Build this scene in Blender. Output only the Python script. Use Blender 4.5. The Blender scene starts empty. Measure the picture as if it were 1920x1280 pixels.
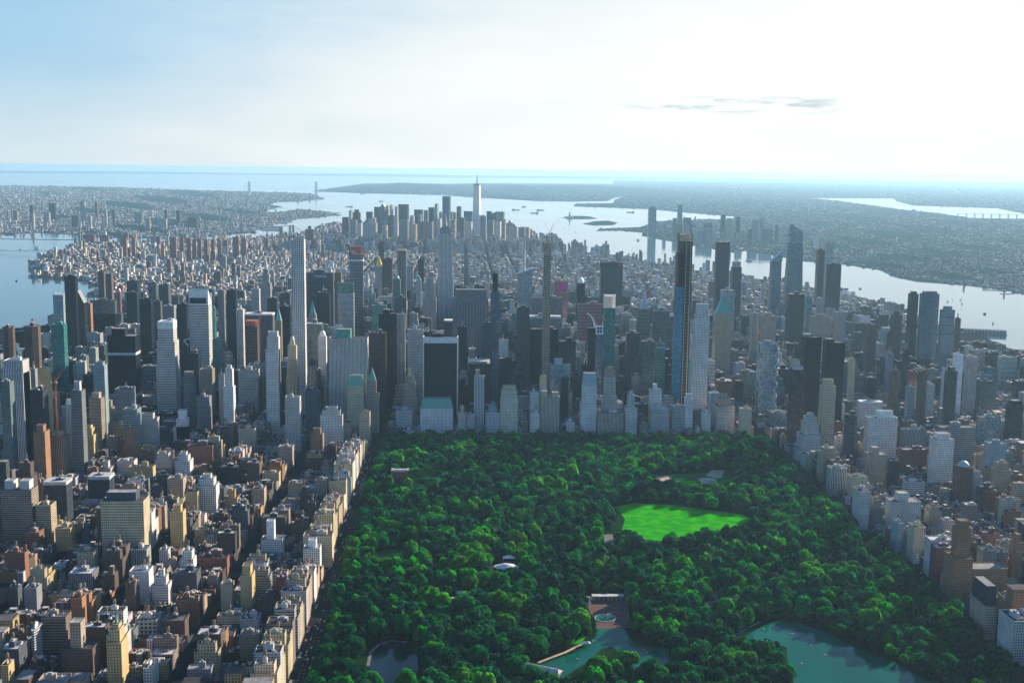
import bpy, math, random
import numpy as np
from mathutils import Vector, Matrix
rnd = random.Random(7)
S = bpy.context.scene
COL = S.collection
rad = math.radians
# ------------------------------------------------------------------ camera
F = 2220.0; CX, CY = 960.0, 640.0; CAMZ = 590.0
def _n(v): v = np.array(v, float); return v/np.linalg.norm(v)
VPX, VPY, ROLL = 871.0, 317.0, 0.0118
d1 = _n((VPX-CX, CY-VPY, -F))
d2 = _n((VPX+1000-CX, CY-(VPY+1000*ROLL), -F))
up = _n(np.cross(d2, d1)); xr = _n(np.cross(d1, up))
RC = np.array([xr, d1, up])            # camera -> world (rows are world axes in camera coords)
cam = bpy.data.cameras.new("camera"); camo = bpy.data.objects.new("camera", cam); COL.objects.link(camo)
cam.sensor_width = 36; cam.lens = 36*F/1920; cam.clip_start = 5; cam.clip_end = 400000
M = Matrix([list(RC[i]) + [(0, 0, CAMZ)[i]] for i in range(3)] + [[0, 0, 0, 1]])
camo.matrix_world = M
S.camera = camo
def ray(px, py): return RC @ np.array((px-CX, CY-py, -F))
def gnd(px, py, z=0.0):
    d = ray(px, py); t = (z-CAMZ)/d[2]; return t*d[0], t*d[1]
def at(px, py, Y):
    d = ray(px, py); t = Y/d[1]; return t*d[0], CAMZ+t*d[2]
def proj(x, y, z):
    c = RC.T @ np.array((x, y, z-CAMZ)); return CX+F*c[0]/-c[2], CY-F*c[1]/-c[2]
# ------------------------------------------------------------------ light
SUN_AZ, SUN_EL = rad(46), rad(18.5)      # azimuth from +X (grid west) towards +Y (downtown)
W = bpy.data.worlds.new("World"); S.world = W; W.use_nodes = True
nt = W.node_tree; nt.nodes.clear()
def N(t, ty, **k):
    n = t.nodes.new(ty)
    for a, b in k.items():
        if a.startswith('i_'): n.inputs[a[2:].replace('_', ' ')].default_value = b
        else: setattr(n, a, b)
    return n
def math_(t, op, a, b=None, clamp=False):
    n = t.nodes.new('ShaderNodeMath'); n.operation = op; n.use_clamp = clamp
    for i, v in enumerate((a, b)):
        if v is None: continue
        if isinstance(v, (int, float)): n.inputs[i].default_value = v
        else: t.links.new(v, n.inputs[i])
    return n.outputs[0]
def mix_(t, f, a, b, mode='MIX'):
    n = t.nodes.new('ShaderNodeMix'); n.data_type = 'RGBA'; n.blend_type = mode
    for sck, v in ((n.inputs[0], f), (n.inputs[6], a), (n.inputs[7], b)):
        if isinstance(v, (int, float)): sck.default_value = v
        elif isinstance(v, tuple): sck.default_value = v if len(v) == 4 else v+(1,)
        else: t.links.new(v, sck)
    return n.outputs[2]
def maprange(t, v, a, b, c=0., d=1.):
    n = t.nodes.new('ShaderNodeMapRange'); n.interpolation_type = 'SMOOTHSTEP'; t.links.new(v, n.inputs[0])
    for i, q in enumerate((a, b, c, d)): n.inputs[i+1].default_value = q
    return n.outputs[0]
sky = N(nt, 'ShaderNodeTexSky', sky_type='NISHITA', sun_disc=False, sun_elevation=SUN_EL, sun_rotation=rad(90)-SUN_AZ, air_density=1.0, dust_density=0.6, ozone_density=2.0, altitude=500)
tc = N(nt, 'ShaderNodeTexCoord'); sep = N(nt, 'ShaderNodeSeparateXYZ'); nt.links.new(tc.outputs['Generated'], sep.inputs[0])
dx, dy, dz = sep.outputs
# thin white cloud veil low in the south-west, with a few wisps
sd = (math.cos(rad(-6)), math.sin(rad(-6)))
mp = N(nt, 'ShaderNodeMapping'); mp.inputs['Scale'].default_value = (2.2, 2.2, 11); nt.links.new(tc.outputs['Generated'], mp.inputs[0])
nz = N(nt, 'ShaderNodeTexNoise', i_Scale=1.6, i_Detail=5.0, i_Roughness=0.55); nt.links.new(mp.outputs[0], nz.inputs[0])
hd = math_(nt, 'ADD', math_(nt, 'MULTIPLY', dx, 1.0), math_(nt, 'MULTIPLY', dz, -2.2))
hd = math_(nt, 'ADD', hd, math_(nt, 'MULTIPLY', math_(nt, 'SUBTRACT', nz.outputs[0], 0.5), 0.35))
west = maprange(nt, hd, -0.62, 0.10)
mid = maprange(nt, hd, -0.48, -0.18)
ahead = maprange(nt, dy, 0.05, 0.55)
low = maprange(nt, dz, 0.25, 0.155)
f = math_(nt, 'MULTIPLY', ahead, low)
skyc = N(nt, 'ShaderNodeVectorMath', operation='SCALE'); nt.links.new(sky.outputs[0], skyc.inputs[0]); skyc.inputs[3].default_value = 0.070
hor = maprange(nt, dz, 0.10, 0.005)
veil = mix_(nt, mid, (0.17, 0.28, 0.37), (0.295, 0.345, 0.365))
veil = mix_(nt, west, veil, (0.46, 0.466, 0.462))
veil = mix_(nt, math_(nt, 'MULTIPLY', hor, math_(nt, 'SUBTRACT', 0.85, math_(nt, 'MULTIPLY', west, 0.7))), veil, (0.30, 0.35, 0.375))
amb = mix_(nt, 1.0, skyc.outputs[0], (0.72, 1.0, 1.25), 'MULTIPLY')
base = mix_(nt, f, amb, veil)
mp3 = N(nt, 'ShaderNodeMapping'); mp3.inputs['Scale'].default_value = (7, 7, 44); nt.links.new(tc.outputs['Generated'], mp3.inputs[0])
nz3 = N(nt, 'ShaderNodeTexNoise', i_Scale=1.0, i_Detail=7.0, i_Roughness=0.6); nt.links.new(mp3.outputs[0], nz3.inputs[0])
base = mix_(nt, math_(nt, 'MULTIPLY', f, maprange(nt, nz3.outputs[0], 0.62, 0.36)), base, mix_(nt, 1.0, base, (0.965, 0.98, 0.985), 'MULTIPLY'))
# grey-blue wisps at one spot low over the horizon
mp2 = N(nt, 'ShaderNodeMapping'); mp2.inputs['Scale'].default_value = (26, 26, 210); nt.links.new(tc.outputs['Generated'], mp2.inputs[0])
nz2 = N(nt, 'ShaderNodeTexNoise', i_Scale=1.0, i_Detail=4.0, i_Roughness=0.5); nt.links.new(mp2.outputs[0], nz2.inputs[0])
wd = _n(ray(1375, 197)); 
wx = math_(nt, 'ABSOLUTE', math_(nt, 'SUBTRACT', dx, float(wd[0])))
wz = math_(nt, 'ABSOLUTE', math_(nt, 'SUBTRACT', dz, float(wd[2])))
wm = math_(nt, 'MULTIPLY', maprange(nt, wx, 0.1, 0.05), maprange(nt, wz, 0.009, 0.002))
wm = math_(nt, 'MULTIPLY', wm, maprange(nt, nz2.outputs[0], 0.44, 0.62))
base = mix_(nt, math_(nt, 'MULTIPLY', wm, 0.75), base, (0.19, 0.27, 0.29))
bg = N(nt, 'ShaderNodeBackground'); bg.inputs[1].default_value = 1.0; nt.links.new(base, bg.inputs[0])
wo = N(nt, 'ShaderNodeOutputWorld'); nt.links.new(bg.outputs[0], wo.inputs[0])
sl = bpy.data.lights.new("sun", 'SUN'); sl.energy = 4.9; sl.angle = rad(0.53); sl.color = (1.0, 0.85, 0.65)
so = bpy.data.objects.new("sun", sl); COL.objects.link(so)
sv = Vector((math.cos(SUN_EL)*math.cos(SUN_AZ), math.cos(SUN_EL)*math.sin(SUN_AZ), math.sin(SUN_EL)))
so.rotation_euler = sv.to_track_quat('Z', 'Y').to_euler()
S.view_settings.view_transform = 'Standard'; S.view_settings.look = 'None'
S.view_settings.exposure = 1.2; S.view_settings.gamma = 1.0; S.view_settings.use_curve_mapping = False
S.cycles.use_denoising = True; S.cycles.max_bounces = 4; S.cycles.diffuse_bounces = 1; S.cycles.glossy_bounces = 2
S.cycles.transmission_bounces = 1; S.cycles.volume_bounces = 0; S.cycles.transparent_max_bounces = 4
S.cycles.sample_clamp_indirect = 3.0
# ------------------------------------------------------------------ materials
def newmat(name):
    m = bpy.data.materials.new(name); m.use_nodes = True; t = m.node_tree; t.nodes.clear()
    o = N(t, 'ShaderNodeOutputMaterial'); b = N(t, 'ShaderNodeBsdfPrincipled'); t.links.new(b.outputs[0], o.inputs[0])
    return m, t, b
def tintn(t): return N(t, 'ShaderNodeAttribute', attribute_name='tint').outputs[0]
def posnoise(t, scale, detail=2.0):
    g = N(t, 'ShaderNodeNewGeometry'); n = N(t, 'ShaderNodeTexNoise', i_Scale=scale, i_Detail=detail); t.links.new(g.outputs[0], n.inputs[0]); return n.outputs[0]
MATS = {}
def facade(name, ulo, uhi, vlo, vhi, glass, spec=.35, rough=0.12, wallrough=0.85, glasstint=0.0, blinds=0.25, metal=0.0, spandrel=None):
    m, t, b = newmat(name)
    uv = N(t, 'ShaderNodeUVMap', uv_map='uv'); s = N(t, 'ShaderNodeSeparateXYZ'); t.links.new(uv.outputs[0], s.inputs[0])
    fu = math_(t, 'FRACT', s.outputs[0]); fv = math_(t, 'FRACT', s.outputs[1])
    mu = math_(t, 'MULTIPLY', math_(t, 'GREATER_THAN', fu, ulo), math_(t, 'LESS_THAN', fu, uhi))
    mv = math_(t, 'MULTIPLY', math_(t, 'GREATER_THAN', fv, vlo), math_(t, 'LESS_THAN', fv, vhi))
    mk = math_(t, 'MULTIPLY', mu, mv)
    c = N(t, 'ShaderNodeCombineXYZ'); t.links.new(math_(t, 'FLOOR', s.outputs[0]), c.inputs[0]); t.links.new(math_(t, 'FLOOR', s.outputs[1]), c.inputs[1])
    wn = N(t, 'ShaderNodeTexWhiteNoise', noise_dimensions='3D'); t.links.new(c.outputs[0], wn.inputs[0])
    tint = tintn(t)
    r = math_(t, 'POWER', wn.outputs[0], 3.0)
    gl = mix_(t, math_(t, 'MULTIPLY', r, blinds), glass, (0.40, 0.40, 0.36))
    if glasstint: gl = mix_(t, glasstint, gl, mix_(t, math_(t, 'MULTIPLY', wn.outputs[0], 0.85), tint, (0.006, 0.016, 0.028)))
    nz = posnoise(t, 0.06, 4.0)
    wall = mix_(t, maprange(t, nz, 0.3, 0.75), mix_(t, 1.0, tint, (0.78, 0.76, 0.74), 'MULTIPLY'), tint)
    if spandrel is not None:
        wall = mix_(t, math_(t, 'MULTIPLY', mu, math_(t, 'SUBTRACT', 1.0, mv)), wall, mix_(t, 1.0, tint, spandrel, 'MULTIPLY'))
    col = mix_(t, mk, wall, gl)
    t.links.new(col, b.inputs['Base Color'])
    t.links.new(math_(t, 'ADD', wallrough, math_(t, 'MULTIPLY', mk, rough-wallrough)), b.inputs['Roughness'])
    if metal: t.links.new(math_(t, 'MULTIPLY', mk, metal), b.inputs['Metallic'])
    b.inputs['Specular IOR Level'].default_value = spec
    MATS[name] = m
facade('punch', .27, .73, .28, .78, (0.012, 0.016, 0.02))
facade('grid', .2, .8, .24, .8, (0.012, 0.018, 0.022))
facade('lattice', .17, .83, .2, .82, (0.006, 0.01, 0.016), blinds=.1)
facade('bands', -.1, 1.1, .5, 1.1, (0.01, 0.016, 0.02), blinds=.15)
facade('piers', .42, 1.1, .12, .82, (0.012, 0.016, 0.02), spandrel=(.3, .3, .32))
facade('curtain', .08, 1.1, .14, 1.1, (0.01, 0.016, 0.02), glasstint=.75, wallrough=.4, metal=.25, blinds=.1)
facade('slab', .06, 1.1, .22, 1.1, (0.006, 0.008, 0.012), glasstint=.5, wallrough=.5, blinds=.03, spec=.12)
def simple(name, rough=.85, var=.3, sc=.15, metal=0.0, col=None):
    m, t, b = newmat(name); c = tintn(t) if col is None else None
    if c is None:
        rgb = N(t, 'ShaderNodeRGB'); rgb.outputs[0].default_value = col+(1,); c = rgb.outputs[0]
    nz = posnoise(t, sc, 4.0)
    t.links.new(mix_(t, maprange(t, nz, .25, .8), mix_(t, 1.0, c, (1-var,)*3, 'MULTIPLY'), c), b.inputs['Base Color'])
    b.inputs['Roughness'].default_value = rough; b.inputs['Metallic'].default_value = metal; b.inputs['Specular IOR Level'].default_value = .5 if metal else .08
    MATS[name] = m; return m, t, b
simple('plain'); simple('screen_magenta', .4, .3, .3, col=(.75, .02, .35)); simple('metal', .45, .2, .1, .3); simple('roof', .9, .5, .12)
def leafmat():
    m, t, b = newmat('leaf'); g = N(t, 'ShaderNodeNewGeometry')
    tint = tintn(t); nz = posnoise(t, .35, 3.0)
    c = mix_(t, maprange(t, nz, .3, .7), mix_(t, 1.0, tint, (.24, .3, .36), 'MULTIPLY'), mix_(t, 1.0, tint, (.66, .74, .75), 'MULTIPLY'))
    t.links.new(c, b.inputs['Base Color']); b.inputs['Roughness'].default_value = .7; b.inputs['Specular IOR Level'].default_value = .03
    tr = N(t, 'ShaderNodeBsdfTranslucent'); t.links.new(mix_(t, 1.0, c, (1.1, 2.6, 1.7), 'MULTIPLY'), tr.inputs[0])
    mx = N(t, 'ShaderNodeMixShader'); mx.inputs[0].default_value = .4; t.links.new(b.outputs[0], mx.inputs[1]); t.links.new(tr.outputs[0], mx.inputs[2])
    o = [n for n in t.nodes if n.type == 'OUTPUT_MATERIAL'][0]; t.links.new(mx.outputs[0], o.inputs[0]); MATS['leaf'] = m
leafmat()
simple('bark', .9, .4, .5, col=(.09, .06, .04))
def watermat(name, col, rough, sc, patch, spec=.5):
    m, t, b = newmat(name); g = N(t, 'ShaderNodeNewGeometry')
    mp = N(t, 'ShaderNodeMapping'); mp.inputs['Scale'].default_value = (1, .35, 1); mp.inputs['Rotation'].default_value = (0, 0, .6); t.links.new(g.outputs[0], mp.inputs[0])
    n1 = N(t, 'ShaderNodeTexNoise', i_Scale=sc, i_Detail=6.0, i_Roughness=.6); t.links.new(mp.outputs[0], n1.inputs[0])
    n2 = N(t, 'ShaderNodeTexNoise', i_Scale=patch, i_Detail=4.0); t.links.new(mp.outputs[0], n2.inputs[0])
    bp = N(t, 'ShaderNodeBump', i_Strength=.12, i_Distance=1.2/sc*.02); t.links.new(n1.outputs[0], bp.inputs['Height']); t.links.new(bp.outputs[0], b.inputs['Normal'])
    t.links.new(mix_(t, maprange(t, n2.outputs[0], .35, .65), col, tuple(c*1.45 for c in col)), b.inputs['Base Color'])
    t.links.new(maprange(t, n2.outputs[0], .3, .7, rough*.75, rough*1.35), b.inputs['Roughness'])
    b.inputs['IOR'].default_value = 1.33; b.inputs['Specular IOR Level'].default_value = spec; MATS[name] = m
watermat('water', (.02, .07, .10), .07, .02, .0016)
watermat('lakewater', (.001, .07, .048), .08, .25, .012, .1)
watermat('pondwater', (.002, .012, .016), .1, .25, .012, .2)
def landmat(name, a, b_, c, s1, s2):
    m, t, b = newmat(name)
    n1 = posnoise(t, s1, 5.0); n2 = posnoise(t, s2, 5.0)
    x = mix_(t, maprange(t, n1, .42, .6), a, b_)
    t.links.new(mix_(t, maprange(t, n2, .6 if name != 'far_ground' else .66, .74), x, c), b.inputs['Base Color']); b.inputs['Roughness'].default_value = 1.0; b.inputs['Specular IOR Level'].default_value = 0.0; MATS[name] = m
landmat('city_ground', (.014, .017, .022), (.022, .024, .028), (.035, .037, .04), .02, .15)
landmat('far_ground', (.003, .026, .03), (.008, .036, .045), (.10, .12, .13), .0016, .006)
landmat('park_ground', (.006, .022, .008), (.01, .035, .01), (.03, .032, .02), .02, .06)
landmat('lawn', (.015, .27, .003), (.035, .37, .005), (.11, .33, .02), .05, .03)
landmat('lawn_shaded', (.008, .09, .02), (.012, .12, .02), (.03, .14, .03), .03, .05)  # darker copy of the lawn green, with shade put into its colour
landmat('sand', (.42, .33, .24), (.48, .38, .28), (.36, .3, .22), .1, .3)
landmat('paving', (.12, .075, .065), (.16, .10, .085), (.18, .13, .12), .2, .6)  # terrace brick, its tone darkened to carry the shade of the trees
landmat('path', (.16, .15, .15), (.2, .19, .18), (.24, .22, .2), .1, .3)
landmat('asphalt', (.045, .046, .05), (.055, .055, .058), (.07, .07, .07), .05, .4)
landmat('pavement', (.09, .09, .09), (.13, .125, .12), (.12, .12, .12), .1, .4)
# ------------------------------------------------------------------ mesh builder
class MB:
    def __init__(s): s.v = []; s.f = []; s.uv = []; s.m = []; s.t = []; s.mats = []
    def mat(s, m):
        if m not in s.mats: s.mats.append(m)
        return s.mats.index(m)
    def face(s, pts, mat, tint, uvs=None):
        i = len(s.v); s.v.extend(pts); s.f.append(tuple(range(i, i+len(pts))))
        s.uv.extend(uvs if uvs else [(.05, .05)]*len(pts)); s.m.append(s.mat(mat)); s.t.extend([tint]*len(pts))
    def loft(s, p0, z0, p1, z1, mat, tint, bay=3.2, st=3.5, cap=None, captint=None, voff=0.0):
        n = len(p0); u = 0.0
        for i in range(n):
            a, b = p0[i], p0[(i+1) % n]; c, d = p1[(i+1) % n], p1[i]
            L = math.hypot(b[0]-a[0], b[1]-a[1])
            if L < 1e-3: continue
            k = max(1, round(L/bay)); v0 = (z0)/st+.001; v1 = z1/st+.001
            s.face([(a[0], a[1], z0), (b[0], b[1], z0), (c[0], c[1], z1), (d[0], d[1], z1)], mat, tint, [(u, v0), (u+k, v0), (u+k, v1), (u, v1)])
            u += k+3
        if cap: s.face([(x, y, z1) for x, y in p1], cap, captint or tint)
    def box(s, x0, x1, y0, y1, z0, z1, mat, tint, bay=3.2, st=3.5, cap=True, captint=None):
        p = [(x0, y0), (x1, y0), (x1, y1), (x0, y1)]
        s.loft(p, z0, p, z1, mat, tint, bay, st, ('plain' if cap is True else cap) if cap else None, captint)
    def bar(s, a, b, r, mat, tint, n=4):
        a = Vector(a); b = Vector(b); d = (b-a); q = d.to_track_quat('Z', 'Y')
        ra = [a+q@Vector((r*math.cos(2*math.pi*i/n), r*math.sin(2*math.pi*i/n), 0)) for i in range(n)]
        rb = [p+d for p in ra]
        for i in range(n):
            j = (i+1) % n; s.face([tuple(ra[i]), tuple(ra[j]), tuple(rb[j]), tuple(rb[i])], mat, tint)
        s.face([tuple(p) for p in rb], mat, tint)
    def mesh(s, name):
        me = bpy.data.meshes.new(name); me.from_pydata(s.v, [], s.f)
        for m in s.mats: me.materials.append(MATS[m])
        me.polygons.foreach_set('material_index', s.m)
        uv = me.uv_layers.new(name='uv'); uv.data.foreach_set('uv', np.array(s.uv, 'f').ravel())
        ca = me.color_attributes.new('tint', 'FLOAT_COLOR', 'CORNER')
        tt = np.ones((len(s.t), 4), 'f'); tt[:, :3] = np.array(s.t, 'f')[:, :3]; ca.data.foreach_set('color', tt.ravel())
        return me
    def build(s, name, parent=None, loc=(0, 0, 0)):
        o = bpy.data.objects.new(name, s.mesh(name)); COL.objects.link(o); o.location = loc
        if parent is not None: o.parent = parent
        return o
def tag(o, label, cat, group=None, kind=None):
    if label: o['label'] = label
    if cat: o['category'] = cat
    if group: o['group'] = group
    if kind: o['kind'] = kind
    return o
def root(name, loc):
    o = bpy.data.objects.new(name, None); COL.objects.link(o); o.location = loc; o.empty_display_size = 5; return o
def struct(o): o['kind'] = 'structure'; return o
def inset(p, d):
    cx = sum(a for a, _ in p)/len(p); cy = sum(b for _, b in p)/len(p)
    out = []
    for a, b in p:
        L = math.hypot(a-cx, b-cy); k = max(.05, 1-d*1.35/max(L, .1)); out.append((cx+(a-cx)*k, cy+(b-cy)*k))
    return out
def mass(wall, roof, p, z0, z1, mat, tint, bay, st, rt, par=1.1):
    """a wall mass with a real parapet; the roof sheet goes to the roof mesh"""
    q = inset(p, .6)
    wall.loft(p, z0, p, z1, mat, tint, bay, st)
    capc = tuple(min(.85, c*1.15) for c in tint); n = len(p)
    for i in range(n):
        j = (i+1) % n
        wall.face([(p[i][0], p[i][1], z1), (p[j][0], p[j][1], z1), (q[j][0], q[j][1], z1), (q[i][0], q[i][1], z1)], 'plain', capc)
        wall.face([(q[j][0], q[j][1], z1-par), (q[i][0], q[i][1], z1-par), (q[i][0], q[i][1], z1), (q[j][0], q[j][1], z1)], 'plain', tint)
    roof.face([(a, b, z1-par) for a, b in q], 'roof', rt)
def rect(x0, x1, y0, y1): return [(x0, y0), (x1, y0), (x1, y1), (x0, y1)]
def ngon(cx, cy, rx, ry, n, a0=0.0): return [(cx+rx*math.cos(a0+2*math.pi*i/n), cy+ry*math.sin(a0+2*math.pi*i/n)) for i in range(n)]
# ------------------------------------------------------------------ tints
T = dict(K=(.004, .010, .02), D=(.010, .034, .062), B=(.11, .22, .30), L=(.30, .42, .48), T=(.05, .32, .30), W=(.82, .81, .78), C=(.64, .53, .36), G=(.26, .275, .30),
         P=(.56, .56, .55), N=(.12, .078, .062), O=(.38, .19, .10), R=(.26, .10, .08), Y=(.62, .46, .22), S=(.45, .36, .28), M=(.075, .09, .115), V=(.12, .36, .30), U=(.14, .2, .2), Q=(.5, .22, .24))
TW = dict(K='black', D='dark blue-grey', B='blue', L='pale blue', T='teal', W='white', C='cream', G='grey', P='pale grey', N='dark brown', O='orange-brown', R='red-brown', Y='golden tan', S='beige', M='charcoal', V='green', U='dark teal', Q='pinkish')
ITEMS = []     # every labelled building: dict(root, desc, px, py, ref, cat)
RECTS = []     # footprints taken by landmark buildings
OCC = []       # (xl, xr, yv, Y): what must stay visible of them
UNIT = []
for t_ in ((.8, .8, .8), (.62, .62, .62), (.4, .4, .4)):
    b_ = MB(); b_.box(0, 1, 0, 1, 0, .85, 'plain', t_); b_.box(.15, .85, .15, .85, .85, 1, 'plain', (.3,)*3); UNIT.append(b_.mesh('roof_unit'))
def clutter(parent, x0, x1, y0, y1, z, tint, big, r):
    """roof plant standing on a roof: bulkhead, tank, cooling units; each a part"""
    w, d = x1-x0, y1-y0
    b = MB(); bw, bd = w*r.uniform(.25, .45), d*r.uniform(.25, .45); bx, by = x0+w*r.uniform(.2, .5), y0+d*r.uniform(.2, .5); bh = r.uniform(3.5, 7)*(1.5 if big else 1)
    b.box(bx, bx+bw, by, by+bd, z, z+bh, 'plain', tint, captint=(.5, .5, .5)); b.box(bx+bw*.3, bx+bw*.7, by+bd*.2, by+bd*.6, z+bh, z+bh+2.2, 'plain', (.45, .44, .42))
    b.build('bulkhead', parent)
    if r.random() < .75:
        for _ in range(r.randint(3, 5)):
            ax, ay = x0+w*r.uniform(.08, .85), y0+d*r.uniform(.08, .85); q = r.uniform(1.6, 3.6)
            if bx-q < ax < bx+bw and by-q < ay < by+bd: continue
            o = bpy.data.objects.new('roof_unit', UNIT[r.randint(0, 2)]); COL.objects.link(o); o.parent = parent; o.location = (ax, ay, z); o.scale = (q, q*r.uniform(.7, 1.6), r.uniform(1.2, 2.6))
    if not big and r.random() < .7:
        t = MB(); tx, ty = bx+bw*.5, by+bd*.5; q = ngon(tx, ty, 2.1, 2.1, 8); z0 = z+bh+2.2
        for a_, b_ in ((-1.4, -1.4), (1.4, -1.4), (1.4, 1.4), (-1.4, 1.4)): t.box(tx+a_-.2, tx+a_+.2, ty+b_-.2, ty+b_+.2, z0-1, z0+2.2, 'plain', (.2, .18, .16), cap=False)
        t.loft(q, z0+2.2, q, z0+6, 'plain', (.30, .19, .12)); t.loft(q, z0+6, ngon(tx, ty, .1, .1, 8), z0+7.5, 'plain', (.22, .2, .19)); t.build('water_tank', parent)
def crane(px0, py0, Y, H, jib, ang, slew, label, tint):
    """luffing tower crane standing on a structure: mast foot at height H-..; real lattice bars"""
    X, Z = at(px0, py0, Y); r = root('tower_crane', (X, Y, Z)); tag(r, label, 'crane')
    m = MB(); s = 1.1
    for a, b in ((-s, -s), (s, -s), (s, s), (-s, s)): m.bar((a, b, 0), (a, b, H), .28, 'metal', tint)
    k = 0
    while k*4 < H:
        m.bar((-s, -s, k*4), (s, -s, min(H, k*4+4)), .2, 'metal', tint, 3); m.bar((s, s, k*4), (s, -s, min(H, k*4+4)), .2, 'metal', tint, 3); m.bar((-s, s, k*4), (s, s, min(H, k*4+4)), .2, 'metal', tint, 3); k += 1
    m.build('mast', r)
    j = MB(); c, s2 = math.cos(slew), math.sin(slew); e = Vector((c*math.cos(ang), s2*math.cos(ang), math.sin(ang)))*jib; o = Vector((0, 0, H+1))
    for w in (-.9, .9): j.bar(tuple(o+Vector((-s2*w, c*w, 0))), tuple(o+e), .35, 'metal', tint, 3)
    j.bar(tuple(o+Vector((0, 0, 1.6))), tuple(o+e), .3, 'metal', tint, 3); j.build('jib', r)
    w = MB(); b0 = Vector((-c*9, -s2*9, H+1)); w.bar((0, 0, H), tuple(b0), .8, 'metal', tint); w.box(b0.x-1.6, b0.x+1.6, b0.y-1.6, b0.y+1.6, H-1, H+2.6, 'metal', (.3, .3, .3)); w.build('counterweight', r)
    a = MB(); tp = Vector((-c*3, -s2*3, H+9)); a.bar((0, 0, H), tuple(tp), .35, 'metal', tint); a.bar(tuple(tp), tuple(o+e*.8), .12, 'metal', tint, 3); a.bar(tuple(tp), tuple(b0), .15, 'metal', tint, 3); a.build('a_frame', r)
    k = MB(); k.box(.9, 2.6, -1.2, 1.2, H-1.5, H+1.2, 'metal', (.6, .6, .55)); k.build('cab', r)
    return r
CATS = dict(S=('skyscraper', 'skyscraper'), O=('office_building', 'office building'), A=('apartment_building', 'apartment building'), H=('hotel_building', 'hotel'))
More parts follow.
